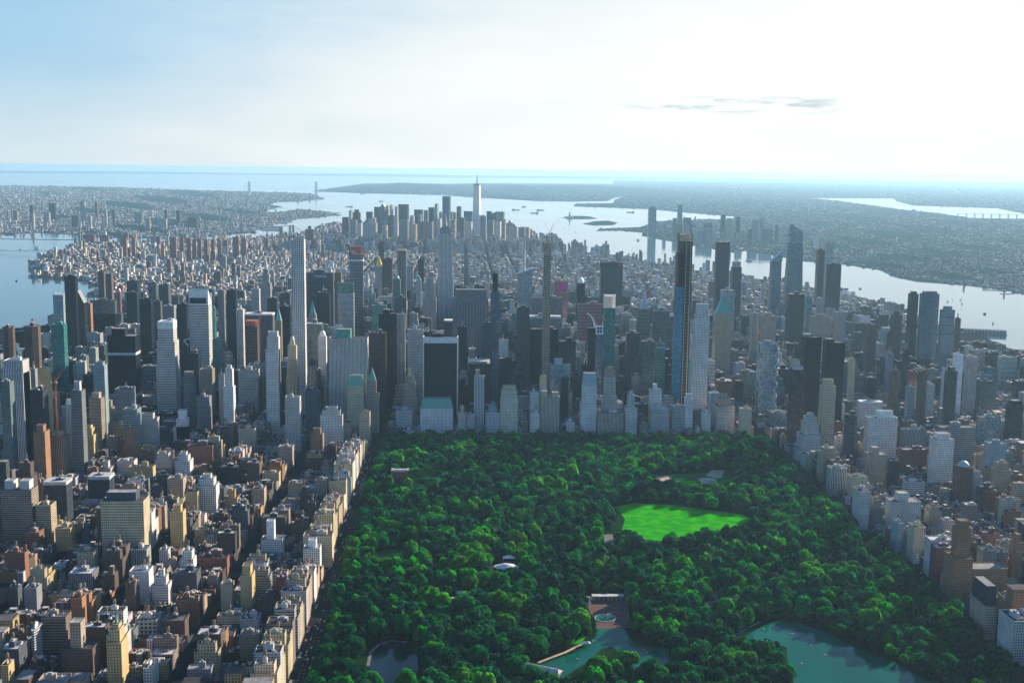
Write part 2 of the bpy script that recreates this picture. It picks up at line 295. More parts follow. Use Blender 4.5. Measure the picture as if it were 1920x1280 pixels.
def L(c, xl, xr, yt, yv, Y, sty, tn, desc, D=None, sh=None, st=(), cr=(), ref=None, bay=None, stl=None, rt=None, belts=(), cl=True, taper=None, uniq=False, side=None):
    tint = T[tn]
    if 740 < xl < 1420 and yt > 690 and c in 'AH': tint = tuple(v*.6+w_*.4 for v, w_ in zip(tint, T['W']))
    r = random.Random(int(xl*7+yt*13))
    D0 = D
    if c in 'AH' and yt > 735 and (xr < 705 or xl > 1560):      # low blocks: their foot stands just below what shows of them
        lo_, hi_ = Y*.8, Y*1.5
        for _ in range(30):
            ym = (lo_+hi_)/2; hh = at((xl+xr)/2, yt, ym)[1]; tg = max(36., min(125., (yv-yt+14)*ym/F/.92))
            if hh > tg: lo_ = ym
            else: hi_ = ym
        Y = ym
    dl = max([q[1] for q in st], default=0); dr = max([q[2] for q in st], default=0); df = max([q[3] for q in st], default=0); Y0 = Y
    for k_ in range(30):
        Y = Y0+(k_//2+1)*7*(1 if k_ % 2 else -1) if k_ else Y0
        Wm = (xr-xl)*(Y+10)/F
        D = D0 or max(12, min(Wm*.85, 46))
        Xa, H = at(xl if xl < 871 else xr, yt, Y); _, H = at((xl+xr)/2, yt, Y+D*.6)
        w = max(6.0, (Wm-D*abs(Xa)/Y)) if Wm-D*abs(Xa)/Y > Wm*.35 else Wm*.55
        if w == Wm*.55: D = max(8., (Wm-w)*Y/max(abs(Xa), 60))
        D = min(D, 70)
        x0 = Xa if xl < 871 else Xa-w
        if not any(x0-dl < b_ and x0+w+dr > a_ and Y-df < d_ and Y+D+min(6, df+2)*bool(st) > c_ for a_, b_, c_, d_ in RECTS): break
    else: print('CLASH', desc, Y0)
    x1 = x0+w; cx = (x0+x1)/2; ro = root(CATS[c][0], (cx, Y, 2.0)); hw = w/2; H -= 2.0
    hz = lambda py: at((xl+xr)/2, py, Y)[1]-2.0
    by, sl = bay or (3.0 if sty in ('punch', 'grid', 'piers') else 4.5), stl or (3.5 if c in 'AH' else 4.0)
    wall, roof = MB(), MB(); rt = rt or r.choice([(.08, .08, .09), (.15, .15, .15), (.3, .3, .3), (.06, .06, .07)])
    fp = rect(-hw, hw, 0, D) if not sh else (ngon(0, D/2, hw, D/2, 16 if sh == 'r' else 8, math.pi/8 if sh == 'o' else 0) if sh in 'ro' else rect(-hw, hw, 0, D))
    if sh == 'o': fp = [(max(-hw, min(hw, a*1.06)), max(0, min(D, D/2+(b-D/2)*1.06))) for a, b in fp]
    fp1 = fp if not taper else [(a*taper, D/2+(b-D/2)*taper) for a, b in fp]
    if taper: 
        wall.loft(fp, 0, fp1, H, sty, tint, by, sl); roof.face([(a, b, H) for a, b in fp1], 'roof', rt)
    else: mass(wall, roof, fp, 0, H, sty, tint, by, sl, rt)
    ex = [x0, x1, Y, Y+D]
    for (py, dl, dr, df) in st:
        z = hz(py); mass(wall, roof, rect(-hw-dl, hw+dr, -df, D+min(6, df+2)), 0, z, sty, tint, by, sl, rt)
        ex = [min(ex[0], x0-dl), max(ex[1], x1+dr), min(ex[2], Y-df), max(ex[3], Y+D+min(6, df+2))]
    if c in 'AH' and not st and H > 60 and r.random() < .5 and not sh:   # masonry setbacks near the top
        pass
    flat = True
    for k in cr:
        kind = k[0]; b = MB()
        if kind == 'pyr':
            s = k[3] if len(k) > 3 else .92; q = [(a*s, D/2+(d-D/2)*s) for a, d in fp]; z1 = hz(k[1]); b.loft(q, H-.5, [(a*.04, D/2+(d-D/2)*.04) for a, d in fp], z1, 'metal', T.get(k[2], k[2]) if isinstance(k[2], str) else k[2]); b.build('pyramid_roof', ro); flat = False
        elif kind == 'mans':
            s = .84; b.loft([(a*.99, D/2+(d-D/2)*.99) for a, d in fp], H-.3, [(a*s, D/2+(d-D/2)*s) for a, d in fp], hz(k[1]), 'metal', T[k[2]], cap='roof', captint=(.25, .27, .26)); b.build('mansard_roof', ro); flat = False
        elif kind == 'dome':
            z1 = hz(k[1])-H; R_ = min(hw, D/2)*.85; pr = None
            for i in range(6):
                a0, a1 = i/6*math.pi/2, (i+1)/6*math.pi/2
                b.loft(ngon(0, D/2, R_*math.cos(a0), R_*math.cos(a0), 12), H-.5+z1*math.sin(a0), ngon(0, D/2, R_*math.cos(a1)+.05, R_*math.cos(a1)+.05, 12), H-.5+z1*math.sin(a1), 'metal', T[k[2]])
            b.build('dome', ro); flat = False
        elif kind == 'spire':
            z0 = hz(k[2]) if len(k) > 2 else H; rr = k[3] if len(k) > 3 else 2.0; b.loft(ngon(0, D/2, rr, rr, 8), z0-1, ngon(0, D/2, .35, .35, 8), hz(k[1]), 'metal', T[k[4]] if len(k) > 4 else (.6, .62, .62)); b.build('spire', ro)
        elif kind == 'box':
            fx0, fx1, py, tt = k[1], k[2], k[3], k[4]; st5 = k[5] if len(k) > 5 else 'plain'
            z1 = hz(py); q = rect(-hw+w*fx0, -hw+w*fx1, D*.2, D*.8); mass(b, b, q, H-1.2, z1, st5, T[tt], by, sl, (.4, .4, .4), .6); b.build('penthouse', ro); flat = False
        elif kind == 'tier':          # ever smaller masses above: (scale, py, ...)
            zb = H
            for s, py in k[1]:
                z1 = hz(py); q = [(a*s, D/2+(d-D/2)*s) for a, d in fp]; mass(b, b, q, zb-1.2, z1, k[2] if len(k) > 2 else sty, T[k[3]] if len(k) > 3 else tint, by, sl, rt, .6); zb = z1
            b.build('upper_tier', ro); flat = False
        elif kind == 'slant':         # wedge top: (py of high side, 'l'/'r'/'f'/'b')
            z1 = hz(k[1]); p = fp
            hi = {'l': (1, 0, 0, 1), 'r': (0, 1, 1, 0), 'b': (0, 0, 1, 1), 'f': (1, 1, 0, 0)}[k[2]]
            tp = [(p[i][0], p[i][1], H+(z1-H)*hi[i]) for i in range(4)]; bt = [(a, d, H-.2) for a, d in p]; tt = T[k[3]] if len(k) > 3 else tint
            for i in range(4):
                j = (i+1) % 4
                if tp[i][2]-H+tp[j][2]-H > .1: b.face([bt[i], bt[j], tp[j], tp[i]], sty if len(k) < 5 else k[4], tt, [(0, .02), (max(1, round(w/by)), .02), (max(1, round(w/by)), .02+(tp[j][2]-H)/sl), (0, .02+(tp[i][2]-H)/sl)])
            b.face([tp[0], tp[1], tp[2], tp[3]], 'metal', tt); b.build('slanted_top', ro); flat = False
        elif kind == 'rail':          # construction deck / open frame
            z1 = hz(k[1]); tt = T[k[2]] if isinstance(k[2], str) else k[2]; n = 6
            for i in range(n+1):
                for yy in (0, D): b.bar((-hw+w*i/n, yy, H-2), (-hw+w*i/n, yy, z1), .35, 'metal', tt, 4)
                for xx in (-hw, hw): b.bar((xx, D*i/n, H-2), (xx, D*i/n, z1), .35, 'metal', tt, 4)
            zz = H
            while zz < z1:
                b.box(-hw-.6, hw+.6, -.6, D+.6, zz, zz+.6, 'plain', tt); zz += 4.2
            b.build('open_frame', ro); flat = False
        elif kind == 'arch':
            z1 = hz(k[1]); n = 10; R2 = hw*.9
            for sy in (1.0, D-1.0):
                for i in range(n):
                    a0, a1 = math.pi*i/n, math.pi*(i+1)/n; b.bar((-R2*math.cos(a0), sy, H+(z1-H)*math.sin(a0)), (-R2*math.cos(a1), sy, H+(z1-H)*math.sin(a1)), .9, 'metal', T[k[2]], 4)
            for i in range(1, n, 2):
                a0 = math.pi*i/n; b.bar((-R2*math.cos(a0), 1, H+(z1-H)*math.sin(a0)), (-R2*math.cos(a0), D-1, H+(z1-H)*math.sin(a0)), .6, 'metal', T[k[2]], 4)
            b.build('arched_crown', ro)
    for (py, hp, tt) in belts:
        z1 = hz(py); z0 = hz(py+hp); b = MB(); b.box(-hw-.35, hw+.35, -.35, D+.35, z0, z1, 'plain', T[tt]); b.build('belt_course', ro)
    wo_ = wall.build('wall', ro); ro_ = roof.build('roof', ro)
    if flat and cl and not taper: clutter(ro, -hw+1.5, hw-1.5, 1.5, D-1.5, H-1.1, tint, w > 35, r)
    RECTS.append((ex[0]-1, ex[1]+1, ex[2]-1, ex[3]+1)); OCC.append((xl, xr, yv, Y))
    ITEMS.append(dict(o=ro, desc=desc, px=(xl+xr)/2, py=(yt+yv)/2, ref=ref, cat=CATS[c][1], tn=tn, uniq=uniq, H=H))
    return ro, cx, w, D, H
ST = lambda n: 2585+(59-n)*80.0
# (kind, left px, right px, top px, lowest visible px, distance, facade, tint, description, ...)
# --- east side, left of the picture
L('S', 120, 145, 517.5, 648, 3550, 'slab', 'K', 'tall black bronze slab tower standing before the river', D=24, ref='tall black slab by the river')
L('S', 146, 163, 567, 640, 3500, 'slab', 'K', 'black tower with one sloping shoulder beside the tall black slab', D=30, cr=[('slant', 545, 'l')], uniq=True)
L('S', 99, 121, 553, 606, 3420, 'grid', 'L', 'thin pale glass tower in a light frame before the river', D=16, cr=[('rail', 549, 'W')], uniq=True)
L('S', 96, 125, 607, 735, 2950, 'curtain', 'T', 'bright teal glass tower', D=26, ref='bright teal glass tower', bay=3, stl=3.6, uniq=True)
L('S', 0, 30, 612, 660, 2500, 'grid', 'N', 'dark round-shouldered apartment tower at the frame edge', sh='o', stl=3)
L('S', 40, 79, 610, 680, 2480, 'grid', 'N', 'dark round-shouldered apartment tower with notched top', sh='o', stl=3, ref='dark round-shouldered tower')
L('O', 158, 173, 568, 622, 3600, 'grid', 'O', 'narrow tower with one pink sunlit edge')
L('S', 170, 218, 562, 612, 3700, 'curtain', 'U', 'wide dark green glass block with sloping shoulder', D=22, st=[(588, 0, 18, 0)])
L('O', 215, 229, 548, 590, 3950, 'piers', 'Q', 'round tower with pink domed cap', sh='r', cr=[('dome', 540, 'Q')])
L('A', 183, 198, 508, 560, 4500, 'punch', 'N', 'brown riverside slab tower'); L('A', 197, 212, 513, 562, 4450, 'punch', 'N', 'brown riverside slab tower')
L('O', 237, 263, 526, 545, 4300, 'curtain', 'D', 'dark glass box tower'); L('O', 236, 262, 547, 600, 3800, 'slab', 'D', 'dark glass box tower')
L('O', 277, 296, 529, 566, 4200, 'curtain', 'U', 'dark green glass twin block'); L('O', 297, 320, 533, 568, 4150, 'piers', 'M', 'charcoal pier-fronted block')
L('S', 261, 287, 559, 650, 3350, 'slab', 'K', 'black tower with one brilliant sunlit edge', D=30, side='W')
L('O', 287, 304, 564, 602, 3600, 'piers', 'M', 'charcoal pier-fronted block'); L('O', 331, 354, 568, 600, 3500, 'slab', 'D', 'squat dark glass box')
L('O', 305, 331, 572, 620, 3450, 'punch', 'G', 'plain grey mid-rise block')
ro, cx, w, D, H = L('S', 354, 397, 570, 690, 3040, 'bands', 'W', 'white banded tower with a slanted roof', D=42, stl=4.2, cl=False, cr=[('slant', 542, 'f', 'W', 'plain')], ref='white slant-topped tower', uniq=True)
b = MB(); b.box(-w*.46, w*.40, -.4, 1, H+4, H+19, 'slab', T['D']); b.build('dark_louvre', ro)
L('S', 397, 405, 577, 640, 3150, 'curtain', 'T', 'thin teal glass strip tower', D=18); L('O', 398, 419, 636, 712, 2980, 'curtain', 'T', 'low teal glass tower')
ro, cx, w, D, H = L('S', 201, 262, 627, 745, 2800, 'slab', 'K', 'broad black tower crossed by one pale belt', D=42, cr=[('box', .12, .6, 617, 'K')], belts=[(661, 5, 'P'), (738, 6, 'P')], ref='broad black pale-belted tower', uniq=True)
L('S', 295, 331, 602, 770, 2760, 'bands', 'W', 'white banded tower stepping outward towards its foot', D=36, st=[(640, 3, 3, 2), (685, 6, 4, 3)], belts=[(603, 14, 'W')], ref='white banded stepped tower', uniq=True)
L('S', 338, 354, 645, 720, 2900, 'slab', 'D', 'dark glass office slab'); L('O', 351, 376, 660, 722, 2760, 'slab', 'D', 'dark glass office slab')
L('S', 174, 201, 683, 768, 2500, 'grid', 'L', 'pale blue gridded tower', D=22, cr=[('tier', [(.7, 679)], 'grid', 'L')])
L('S', 340, 369, 706, 785, 2680, 'bands', 'G', 'round banded tower ending in a pointed cone', sh='r', cr=[('tier', [(.8, 698)], 'bands', 'G'), ('pyr', 702, 'L', .8)], uniq=True)
L('O', 374, 403, 690, 740, 2700, 'piers', 'S', 'grey pier-fronted office block'); L('O', 368, 397, 741, 802, 2560, 'grid', 'G', 'grey gridded office block')
L('A', 422, 438, 690, 788, 2540, 'punch', 'W', 'slim white stepped apartment tower', cr=[('tier', [(.6, 685)], 'punch', 'W')], st=[(725, 4, 2, 3)])
L('O', 410, 422, 700, 760, 2620, 'piers', 'P', 'narrow pale pier-fronted block')
L('S', 443, 458, 579, 690, 2950, 'piers', 'W', 'slim white tower of close vertical piers', D=20, ref='slim white pier-striped tower')
L('S', 424, 445, 543, 600, 3300, 'slab', 'D', 'dark glass office slab'); L('S', 408, 422, 544, 626, 3250, 'piers', 'G', 'narrow grey striped tower')
L('A', 5, 54, 673, 772, 2260, 'piers', 'W', 'broad white striped apartment tower', D=34, st=[(700, 3, 0, 2)])
L('A', 0, 26, 713, 800, 2100, 'grid', 'U', 'dark green glass apartment tower', D=22)
L('A', 10, 41, 752, 850, 1950, 'bands', 'C', 'cream tower under a white arched lattice crown', D=24, stl=3, cr=[('arch', 738, 'W')], sh='o', uniq=True)
L('A', 54, 70, 690, 740, 2380, 'punch', 'G', 'plain grey apartment tower'); L('A', 70, 96, 688, 742, 2350, 'punch', 'Y', 'grey apartment tower with a golden sunlit side')
L('A', 55, 90, 728, 800, 2150, 'slab', 'M', 'black glass apartment tower'); L('A', 83, 112, 742, 806, 2050, 'bands', 'Q', 'unfinished tower with pink open floors', cr=[('rail', 737, 'Q')], uniq=True)
crane(108, 806, 2040, 84, 26, 1.0, .8, 'orange tower crane climbing beside the pink unfinished tower', (.7, .25, .06))
L('A', 120, 145, 756, 870, 1980, 'piers', 'W', 'white tower with a pointed crown', D=22, cr=[('mans', 750, 'W')], sh='o')
L('A', 132, 160, 730, 800, 2200, 'bands', 'G', 'grey banded apartment tower', stl=3, cr=[('tier', [(.5, 716)], 'punch', 'P')]); L('A', 166, 196, 744, 842, 2080, 'bands', 'S', 'beige banded apartment tower', stl=3, D=26, cr=[('tier', [(.6, 737)], 'plain', 'S')])
L('A', 330, 355, 783, 826, 2330, 'punch', 'W', 'white wedge-shaped slab with stepped left shoulder', st=[(800, 6, 0, 0)], cr=[('tier', [(.7, 770)], 'plain', 'W')], uniq=True)
L('O', 230, 265, 764, 800, 2380, 'bands', 'L', 'low pale banded block'); L('A', 214, 254, 726, 762, 2480, 'punch', 'G', 'plain grey apartment tower')
# --- the middle of midtown
ro, cx, w, D, H = L('S', 545.5, 572.5, 448, 900, 2790, 'lattice', 'W', 'pencil-thin white grid tower', D=28, bay=4.6, stl=4.7, cl=False, ref='pencil-thin white grid tower', uniq=True)
L('S', 572, 626, 511, 590, 3750, 'bands', 'M', 'very wide dark banded slab lettered along its top', D=24, belts=[(512.5, 8, 'M')], ref='wide dark lettered slab', uniq=True)
WIDE_SLAB = ITEMS[-1]['o']
L('S', 627, 641, 510, 600, 3900, 'piers', 'O', 'narrow pink-brown pier-striped tower', D=26, uniq=True)
L('S', 654, 682, 478, 640, 4000, 'bands', 'G', 'unfinished round-cornered tower with a red top', D=34, sh='o', stl=5, cr=[('rail', 461, (.3, .05, .05))], belts=[(487, 3, 'W')], ref='red-topped unfinished tower', uniq=True)
crane(661, 461, 4010, 16, 34, 1.0, 2.6, 'pale crane standing on the red-topped unfinished tower', (.7, .68, .62))
L('S', 632, 665, 548, 612, 3550, 'bands', 'W', 'pale octagonal tower with a green glass cap', D=34, sh='o', stl=3.6, cr=[('tier', [(.97, 531)], 'curtain', 'V')], uniq=True)
L('S', 593, 620, 547, 602, 3450, 'slab', 'K', 'black glass office slab', cr=[('spire', 536)])
L('H', 578, 594, 588, 622, 3400, 'punch', 'S', 'hotel with a green stepped cap and lantern', cr=[('pyr', 564, 'V', .8)], uniq=True)
L('S', 573, 607, 605, 690, 2950, 'curtain', 'U', 'dark glass tower with a white roof', rt=(.75, .75, .75)); L('S', 596, 613, 630, 680, 2880, 'punch', 'W', 'white tower with an arched top', cr=[('dome', 620, 'W')])
L('S', 616, 692, 632, 760, 2640, 'piers', 'W', 'great white marble tower striped by close vertical piers', D=38, bay=3.0, cr=[('box', .2, .56, 618, 'V')], ref='great white striped tower', uniq=True)
L('H', 651, 683, 722, 800, 2590, 'punch', 'C', 'cream hotel tower with a steep green roof', D=24, cr=[('mans', 704, 'V')], ref='cream green-roofed hotel', uniq=True)
L('H', 690, 706, 712, 770, 2640, 'punch', 'S', 'slender brown hotel tower with pointed green roof', D=17, cr=[('pyr', 689, 'V')], st=[(738, 3, 6, 2)], uniq=True)
L('S', 459, 515, 589, 640, 3050, 'grid', 'M', 'wide dark gridded office block', D=34, belts=[(588, 3, 'W')]); L('S', 460, 486, 610, 680, 2900, 'bands', 'N', 'unfinished tower topped with red netting', cr=[('rail', 602, (.42, .14, .1))], uniq=True)
crane(489, 718, 2880, 176, 38, 1.0, 2.2, 'pink tower crane rising in front of the red-netted tower', (.55, .22, .2))
L('S', 516, 529, 600, 640, 3000, 'piers', 'S', 'slim tower with a green pinnacle', cr=[('pyr', 577, 'V')])
L('S', 524, 546, 573, 640, 3150, 'slab', 'K', 'black glass office slab'); L('S', 501, 522, 558, 600, 3400, 'slab', 'M', 'squat charcoal office slab'); L('S', 524, 546, 549, 572, 3600, 'bands', 'M', 'squat charcoal office slab')
L('S', 500, 525, 630, 790, 2560, 'grid', 'W', 'tall white gridded tower', D=22, stl=4, cl=False, ref='tall white gridded tower', st=[(655, 3, 0, 1)], cr=[('tier', [(.8, 622)], 'grid', 'W')])
L('S', 538, 559, 672, 740, 2700, 'piers', 'C', 'ornate cream tower with an octagonal lantern', D=20, cr=[('tier', [(.86, 648)], 'punch', 'C'), ('dome', 630, 'C')], st=[(705, 1.5, 1, 1)], uniq=True)
L('O', 534, 565, 742, 830, 2420, 'grid', 'P', 'white gridded office block', D=26); 
L('S', 576, 594, 685, 730, 2600, 'piers', 'S', 'beige tower with dark arched cap', cr=[('dome', 672, 'K')]); L('O', 572, 601, 730, 800, 2580, 'punch', 'M', 'dark stepped block')
L('S', 489, 509, 530, 562, 3960, 'piers', 'P', 'slender pier-striped tower with a shining needle spire', D=24, cr=[('tier', [(.7, 515), (.5, 505)], 'piers', 'P'), ('spire', 478, 506, 6, 'P')], ref='needle-spired tower', uniq=True)
L('O', 471, 488, 541, 580, 3500, 'grid', 'P', 'pale gridded office block')
L('S', 710, 745, 586, 720, 2900, 'slab', 'K', 'wide black glass slab', D=36, cl=True); L('S', 745, 760, 588, 720, 2910, 'piers', 'P', 'narrow pale pier-striped tower')
L('S', 692, 725, 622, 740, 2760, 'slab', 'N', 'dark brown office slab', D=30); L('O', 697, 726, 571, 590, 3300, 'curtain', 'V', 'low green glass block')
L('S', 764, 794, 617, 720, 2780, 'grid', 'P', 'pale grey gridded tower', D=30, bay=2.6)
ro, cx, w, D, H = L('S', 795, 858, 631, 742, 2700, 'slab', 'K', 'black glass tower in a bright white frame', D=26, cl=True, ref='white-framed black tower', uniq=True)
b = MB(); b.box(-w/2-2.6, -w/2-.05, -.8, D+.5, 0, H+1, 'plain', T['W']); b.box(w/2+.05, w/2+2.6, -.8, D+.5, 0, H+1, 'plain', T['W']); b.box(-w/2, w/2, -.7, -.05, H-13, H+.9, 'plain', T['W']); b.build('stone_frame', ro)
L('H', 788, 851, 763, 803, 2605, 'punch', 'W', 'white hotel with a deep green mansard roof', D=30, cl=False, stl=3.3, cr=[('mans', 748, 'V')], ref='white green-roofed hotel', uniq=True)
L('H', 742, 775, 766, 800, 2640, 'punch', 'P', 'low white hotel block'); L('S', 757, 780, 715, 770, 2700, 'punch', 'S', 'beige stepped tower with golden pinnacle', cr=[('tier', [(.7, 705)], 'punch', 'S'), ('pyr', 688, 'Y', .6)], st=[(745, 4, 4, 3)])
L('S', 833, 857, 602, 640, 3250, 'curtain', 'D', 'dark glass tower outlined in white', cr=[('rail', 600, 'W')]); L('S', 859, 875, 612, 700, 2950, 'slab', 'D', 'dark blue glass slab')
L('S', 821, 849, 437, 620, 4600, 'piers', 'W', 'tall grey stepped tower with antenna mast', D=44, cl=False, bay=5, st=[(520, 3, 3, 4), (575, 8, 8, 8)], cr=[('tier', [(.75, 428), (.5, 424)], 'piers', 'P'), ('spire', 400, 426, 8, 'G')], ref='tall grey antenna-topped tower', uniq=True)
L('S', 703, 718, 499, 540, 5200, 'piers', 'P', 'pale tower capped by a golden pyramid', D=30, cr=[('pyr', 479, (.9, .62, .08))], st=[(530, 8, 8, 5)], ref='golden pyramid tower', uniq=True)
L('S', 716, 736, 484, 520, 5000, 'slab', 'N', 'dark brown slab tower'); L('S', 745, 762, 470, 560, 4750, 'piers', 'U', 'slim tower with a yellow top', cr=[('rail', 467, 'Y')])
L('S', 796, 816, 530, 595, 4000, 'piers', 'P', 'stepped pale pier-striped tower', cr=[('tier', [(.7, 522)], 'piers', 'P')], st=[(560, 5, 5, 5)]); L('S', 780, 790, 525, 560, 4100, 'punch', 'L', 'tower with small green pyramid', cr=[('pyr', 515, 'V')])
L('S', 736, 751, 523, 560, 4050, 'punch', 'U', 'dark tower with a green domed cap', cr=[('dome', 516, 'V')]); L('S', 784, 795, 486, 510, 4900, 'slab', 'K', 'thin black slab'); L('S', 710, 720, 453, 480, 6000, 'slab', 'D', 'blue-grey glass tower before downtown')
L('S', 762, 775, 498, 540, 4600, 'piers', 'P', 'slim pale striped tower'); L('O', 740, 763, 556, 586, 3500, 'punch', 'M', 'charcoal stepped block')
L('S', 853, 913, 547, 640, 3250, 'piers', 'G', 'broad grey stepped slab ribbed by vertical piers', D=30, bay=4, cr=[('tier', [(.96, 543)], 'piers', 'G')], st=[(560, 3, 4, 3), (600, 6, 0, 6)], ref='broad grey ribbed slab', uniq=True)
L('S', 851, 873, 537, 600, 3600, 'piers', 'M', 'charcoal ribbed tower')
L('S', 920, 937, 546, 680, 2950, 'curtain', 'B', 'thin blue tapering tower with a black top', D=22, cl=False, cr=[('tier', [(.6, 513)], 'slab', 'K')], ref='thin black-topped tower', uniq=True)
L('S', 904, 920, 603, 672, 2900, 'piers', 'M', 'narrow dark tower with white-edged roof', rt=(.7, .7, .7)); L('S', 939, 952, 603, 640, 2950, 'piers', 'M', 'narrow dark tower with white-edged roof', rt=(.7, .7, .7)); L('O', 935, 953, 636, 657, 2800, 'punch', 'P', 'small pale office block')
L('S', 968, 1000, 512, 562, 4000, 'curtain', 'L', 'faceted glass tower with a white spire', D=36, taper=.86, cr=[('slant', 503, 'r'), ('spire', 448, 508, 2.5, 'W')], ref='white-spired glass tower', uniq=True)
L('S', 968, 993, 574, 690, 2900, 'piers', 'M', 'dark tower with white vertical piers'); L('S', 995, 1055, 557, 600, 3350, 'piers', 'G', 'wide grey slab behind the slim unfinished tower', D=28, uniq=True)
L('S', 986, 1052, 593, 640, 3000, 'grid', 'G', 'wide pale-topped office block', D=30, belts=[(593, 4, 'P')]); L('S', 993, 1047, 615, 720, 2900, 'slab', 'K', 'wide black office block under the slim unfinished tower', D=34, uniq=True)
L('S', 1019, 1033, 478, 745, 2830, 'lattice', 'S', 'very slim unfinished tower dotted with pale windows', D=16, cl=False, bay=3.4, stl=5, cr=[('rail', 455, (.16, .15, .14))], st=[(585, .6, .6, 1)], ref='very slim unfinished tower', uniq=True)
crane(1027, 455, 2838, 14, 36, 1.1, .4, 'dark crane on top of the very slim unfinished tower', (.2, .18, .17))
L('S', 1030, 1070, 682, 750, 2700, 'curtain', 'L', 'pale blue glass block with a stepped top', D=24, cr=[('box', .2, .6, 673, 'L')]); L('S', 1051, 1066, 708, 752, 2680, 'slab', 'K', 'small black slab against pale glass')
L('H', 1011, 1025, 716, 770, 2650, 'punch', 'C', 'cream hotel tower with golden crown', D=14, cr=[('mans', 704, 'Y'), ('spire', 698)], uniq=True)
L('A', 1012, 1050, 742, 812, 2610, 'piers', 'C', 'cream apartment block with twin roof pavilions', D=26, cr=[('box', .05, .35, 734, 'C', 'punch'), ('box', .6, .95, 736, 'C', 'punch')])
L('A', 993, 1011, 733, 812, 2620, 'punch', 'P', 'pale apartment block'); L('A', 994, 1012, 772, 812, 2600, 'punch', 'W', 'low white apartment block')
L('H', 1090, 1119, 722, 806, 2610, 'punch', 'W', 'white hotel tower with steep pale green gables', D=22, cr=[('mans', 700, 'L')], st=[(757, 3, 0, 2)], ref='white gabled hotel', uniq=True)
L('H', 1131, 1155, 706, 770, 2640, 'punch', 'S', 'beige stepped hotel tower', D=20, cr=[('tier', [(.8, 695), (.5, 688)], 'punch', 'S')], st=[(745, 4, 4, 2)]); L('H', 1118, 1170, 772, 808, 2612, 'piers', 'S', 'wide beige hotel base below the stepped tower', D=26)
L('A', 1169, 1195, 762, 808, 2605, 'punch', 'P', 'pale stepped apartment block', cr=[('tier', [(.6, 741), (.3, 735)], 'punch', 'P')]); L('A', 1216, 1241, 729, 762, 2660, 'punch', 'W', 'small white tower with a roof box', cr=[('box', .3, .6, 721, 'W')])
L('A', 1215, 1255, 763, 805, 2610, 'punch', 'G', 'grey apartment block', rt=(.6, .6, .6)); L('A', 1257, 1283, 759, 802, 2610, 'grid', 'B', 'blue glass apartment block')
L('A', 939, 970, 730, 808, 2600, 'punch', 'C', 'cream apartment block stepping in at the top', D=26, cr=[('tier', [(.8, 724)], 'punch', 'C')], st=[(748, 2, 2, 1.5)]); L('A', 889, 909, 704, 797, 2620, 'piers', 'W', 'slim tower of black and white vertical stripes', D=20, cr=[('box', .1, .5, 694, 'S')], bay=3.2, ref='slim black-and-white striped tower', uniq=True)
L('A', 910, 937, 770, 808, 2600, 'punch', 'L', 'pale apartment block with small stepped pavilion', cr=[('tier', [(.6, 760), (.3, 754)], 'punch', 'L')]); L('A', 859, 874, 772, 803, 2610, 'punch', 'C', 'cream stepped apartment block', cr=[('tier', [(.5, 760)], 'punch', 'C')]); L('A', 875, 889, 775, 803, 2620, 'punch', 'G', 'low grey apartment block')
L('S', 877, 919, 678, 745, 2720, 'slab', 'K', 'black office slab with a pale outline', cr=[('rail', 676, 'P')]); L('S', 922, 959, 659, 720, 2800, 'piers', 'L', 'grey-blue ribbed tower'); L('S', 935, 960, 670, 725, 2740, 'slab', 'K', 'small black office slab')
L('S', 1046, 1080, 638, 700, 2820, 'slab', 'D', 'dark glass office slab'); L('S', 1082, 1130, 569, 640, 3200, 'bands', 'Q', 'wide reddish banded slab', D=26)
ro, cx, w, D, H = L('S', 1100, 1118, 613, 700, 2900, 'slab', 'K', 'black tower with a curling white roof fin', D=30, cl=False, uniq=True)
b = MB(); n = 8
for i in range(n):
    a0, a1 = i/n*2.2, (i+1)/n*2.2; R1 = 22
    for yy in (3, D-3): b.bar((w/2-2-R1*.55*(1-math.cos(a0)), yy, H-2+R1*1.6*math.sin(a0*.72)), (w/2-2-R1*.55*(1-math.cos(a1)), yy, H-2+R1*1.6*math.sin(a1*.72)), 1.6, 'plain', T['W'])
b.build('roof_fin', ro)
L('S', 1116, 1131, 626, 740, 2820, 'curtain', 'B', 'blue glass tower below a white sign box', cr=[('box', .0, 1., 611, 'W')], uniq=True)
L('S', 1131, 1154, 576, 690, 2900, 'curtain', 'T', 'tall teal glass tower topped by a white frame', D=22, cr=[('rail', 552, 'W')], ref='teal white-framed tower', uniq=True)
L('S', 1124, 1168, 492, 545, 4400, 'slab', 'D', 'big dark box tower with a darker top band', D=40, belts=[(492.5, 9, 'K')], ref='big dark box tower', uniq=True)
L('S', 1037, 1065, 527, 562, 3750, 'curtain', 'Q', 'screen-covered tower with a magenta sign', uniq=True); L('S', 1080, 1097, 530, 560, 3650, 'slab', 'D', 'dark tower with a white roof', rt=(.8, .8, .8), cr=[('dome', 520, 'W')])
L('S', 1193, 1221, 578, 606, 3400, 'bands', 'U', 'dark banded tower with a pale glass pyramid', cr=[('pyr', 556, 'L', .6)], uniq=True)
L('S', 1222, 1265, 582, 640, 3250, 'slab', 'U', 'wide black office block carrying a white sign', D=30, uniq=True); L('S', 1172, 1200, 623, 700, 2950, 'slab', 'M', 'dark office block'); L('S', 1200, 1230, 638, 742, 2850, 'curtain', 'U', 'dark teal glass tower'); L('S', 1230, 1248, 643, 740, 2850, 'bands', 'T', 'teal banded glass tower', belts=[(650, 3, 'L')])
ro, cx, w, D, H = L('S', 1270, 1299, 452, 760, 2790, 'grid', 'N', 'tallest unfinished tower clad blue below and raw brown above', D=26, cl=False, bay=2.6, stl=4.4, st=[(475, 4, 0, 0)], cr=[('rail', 437, (.22, .19, .05))], ref='tallest unfinished brown tower', uniq=True)
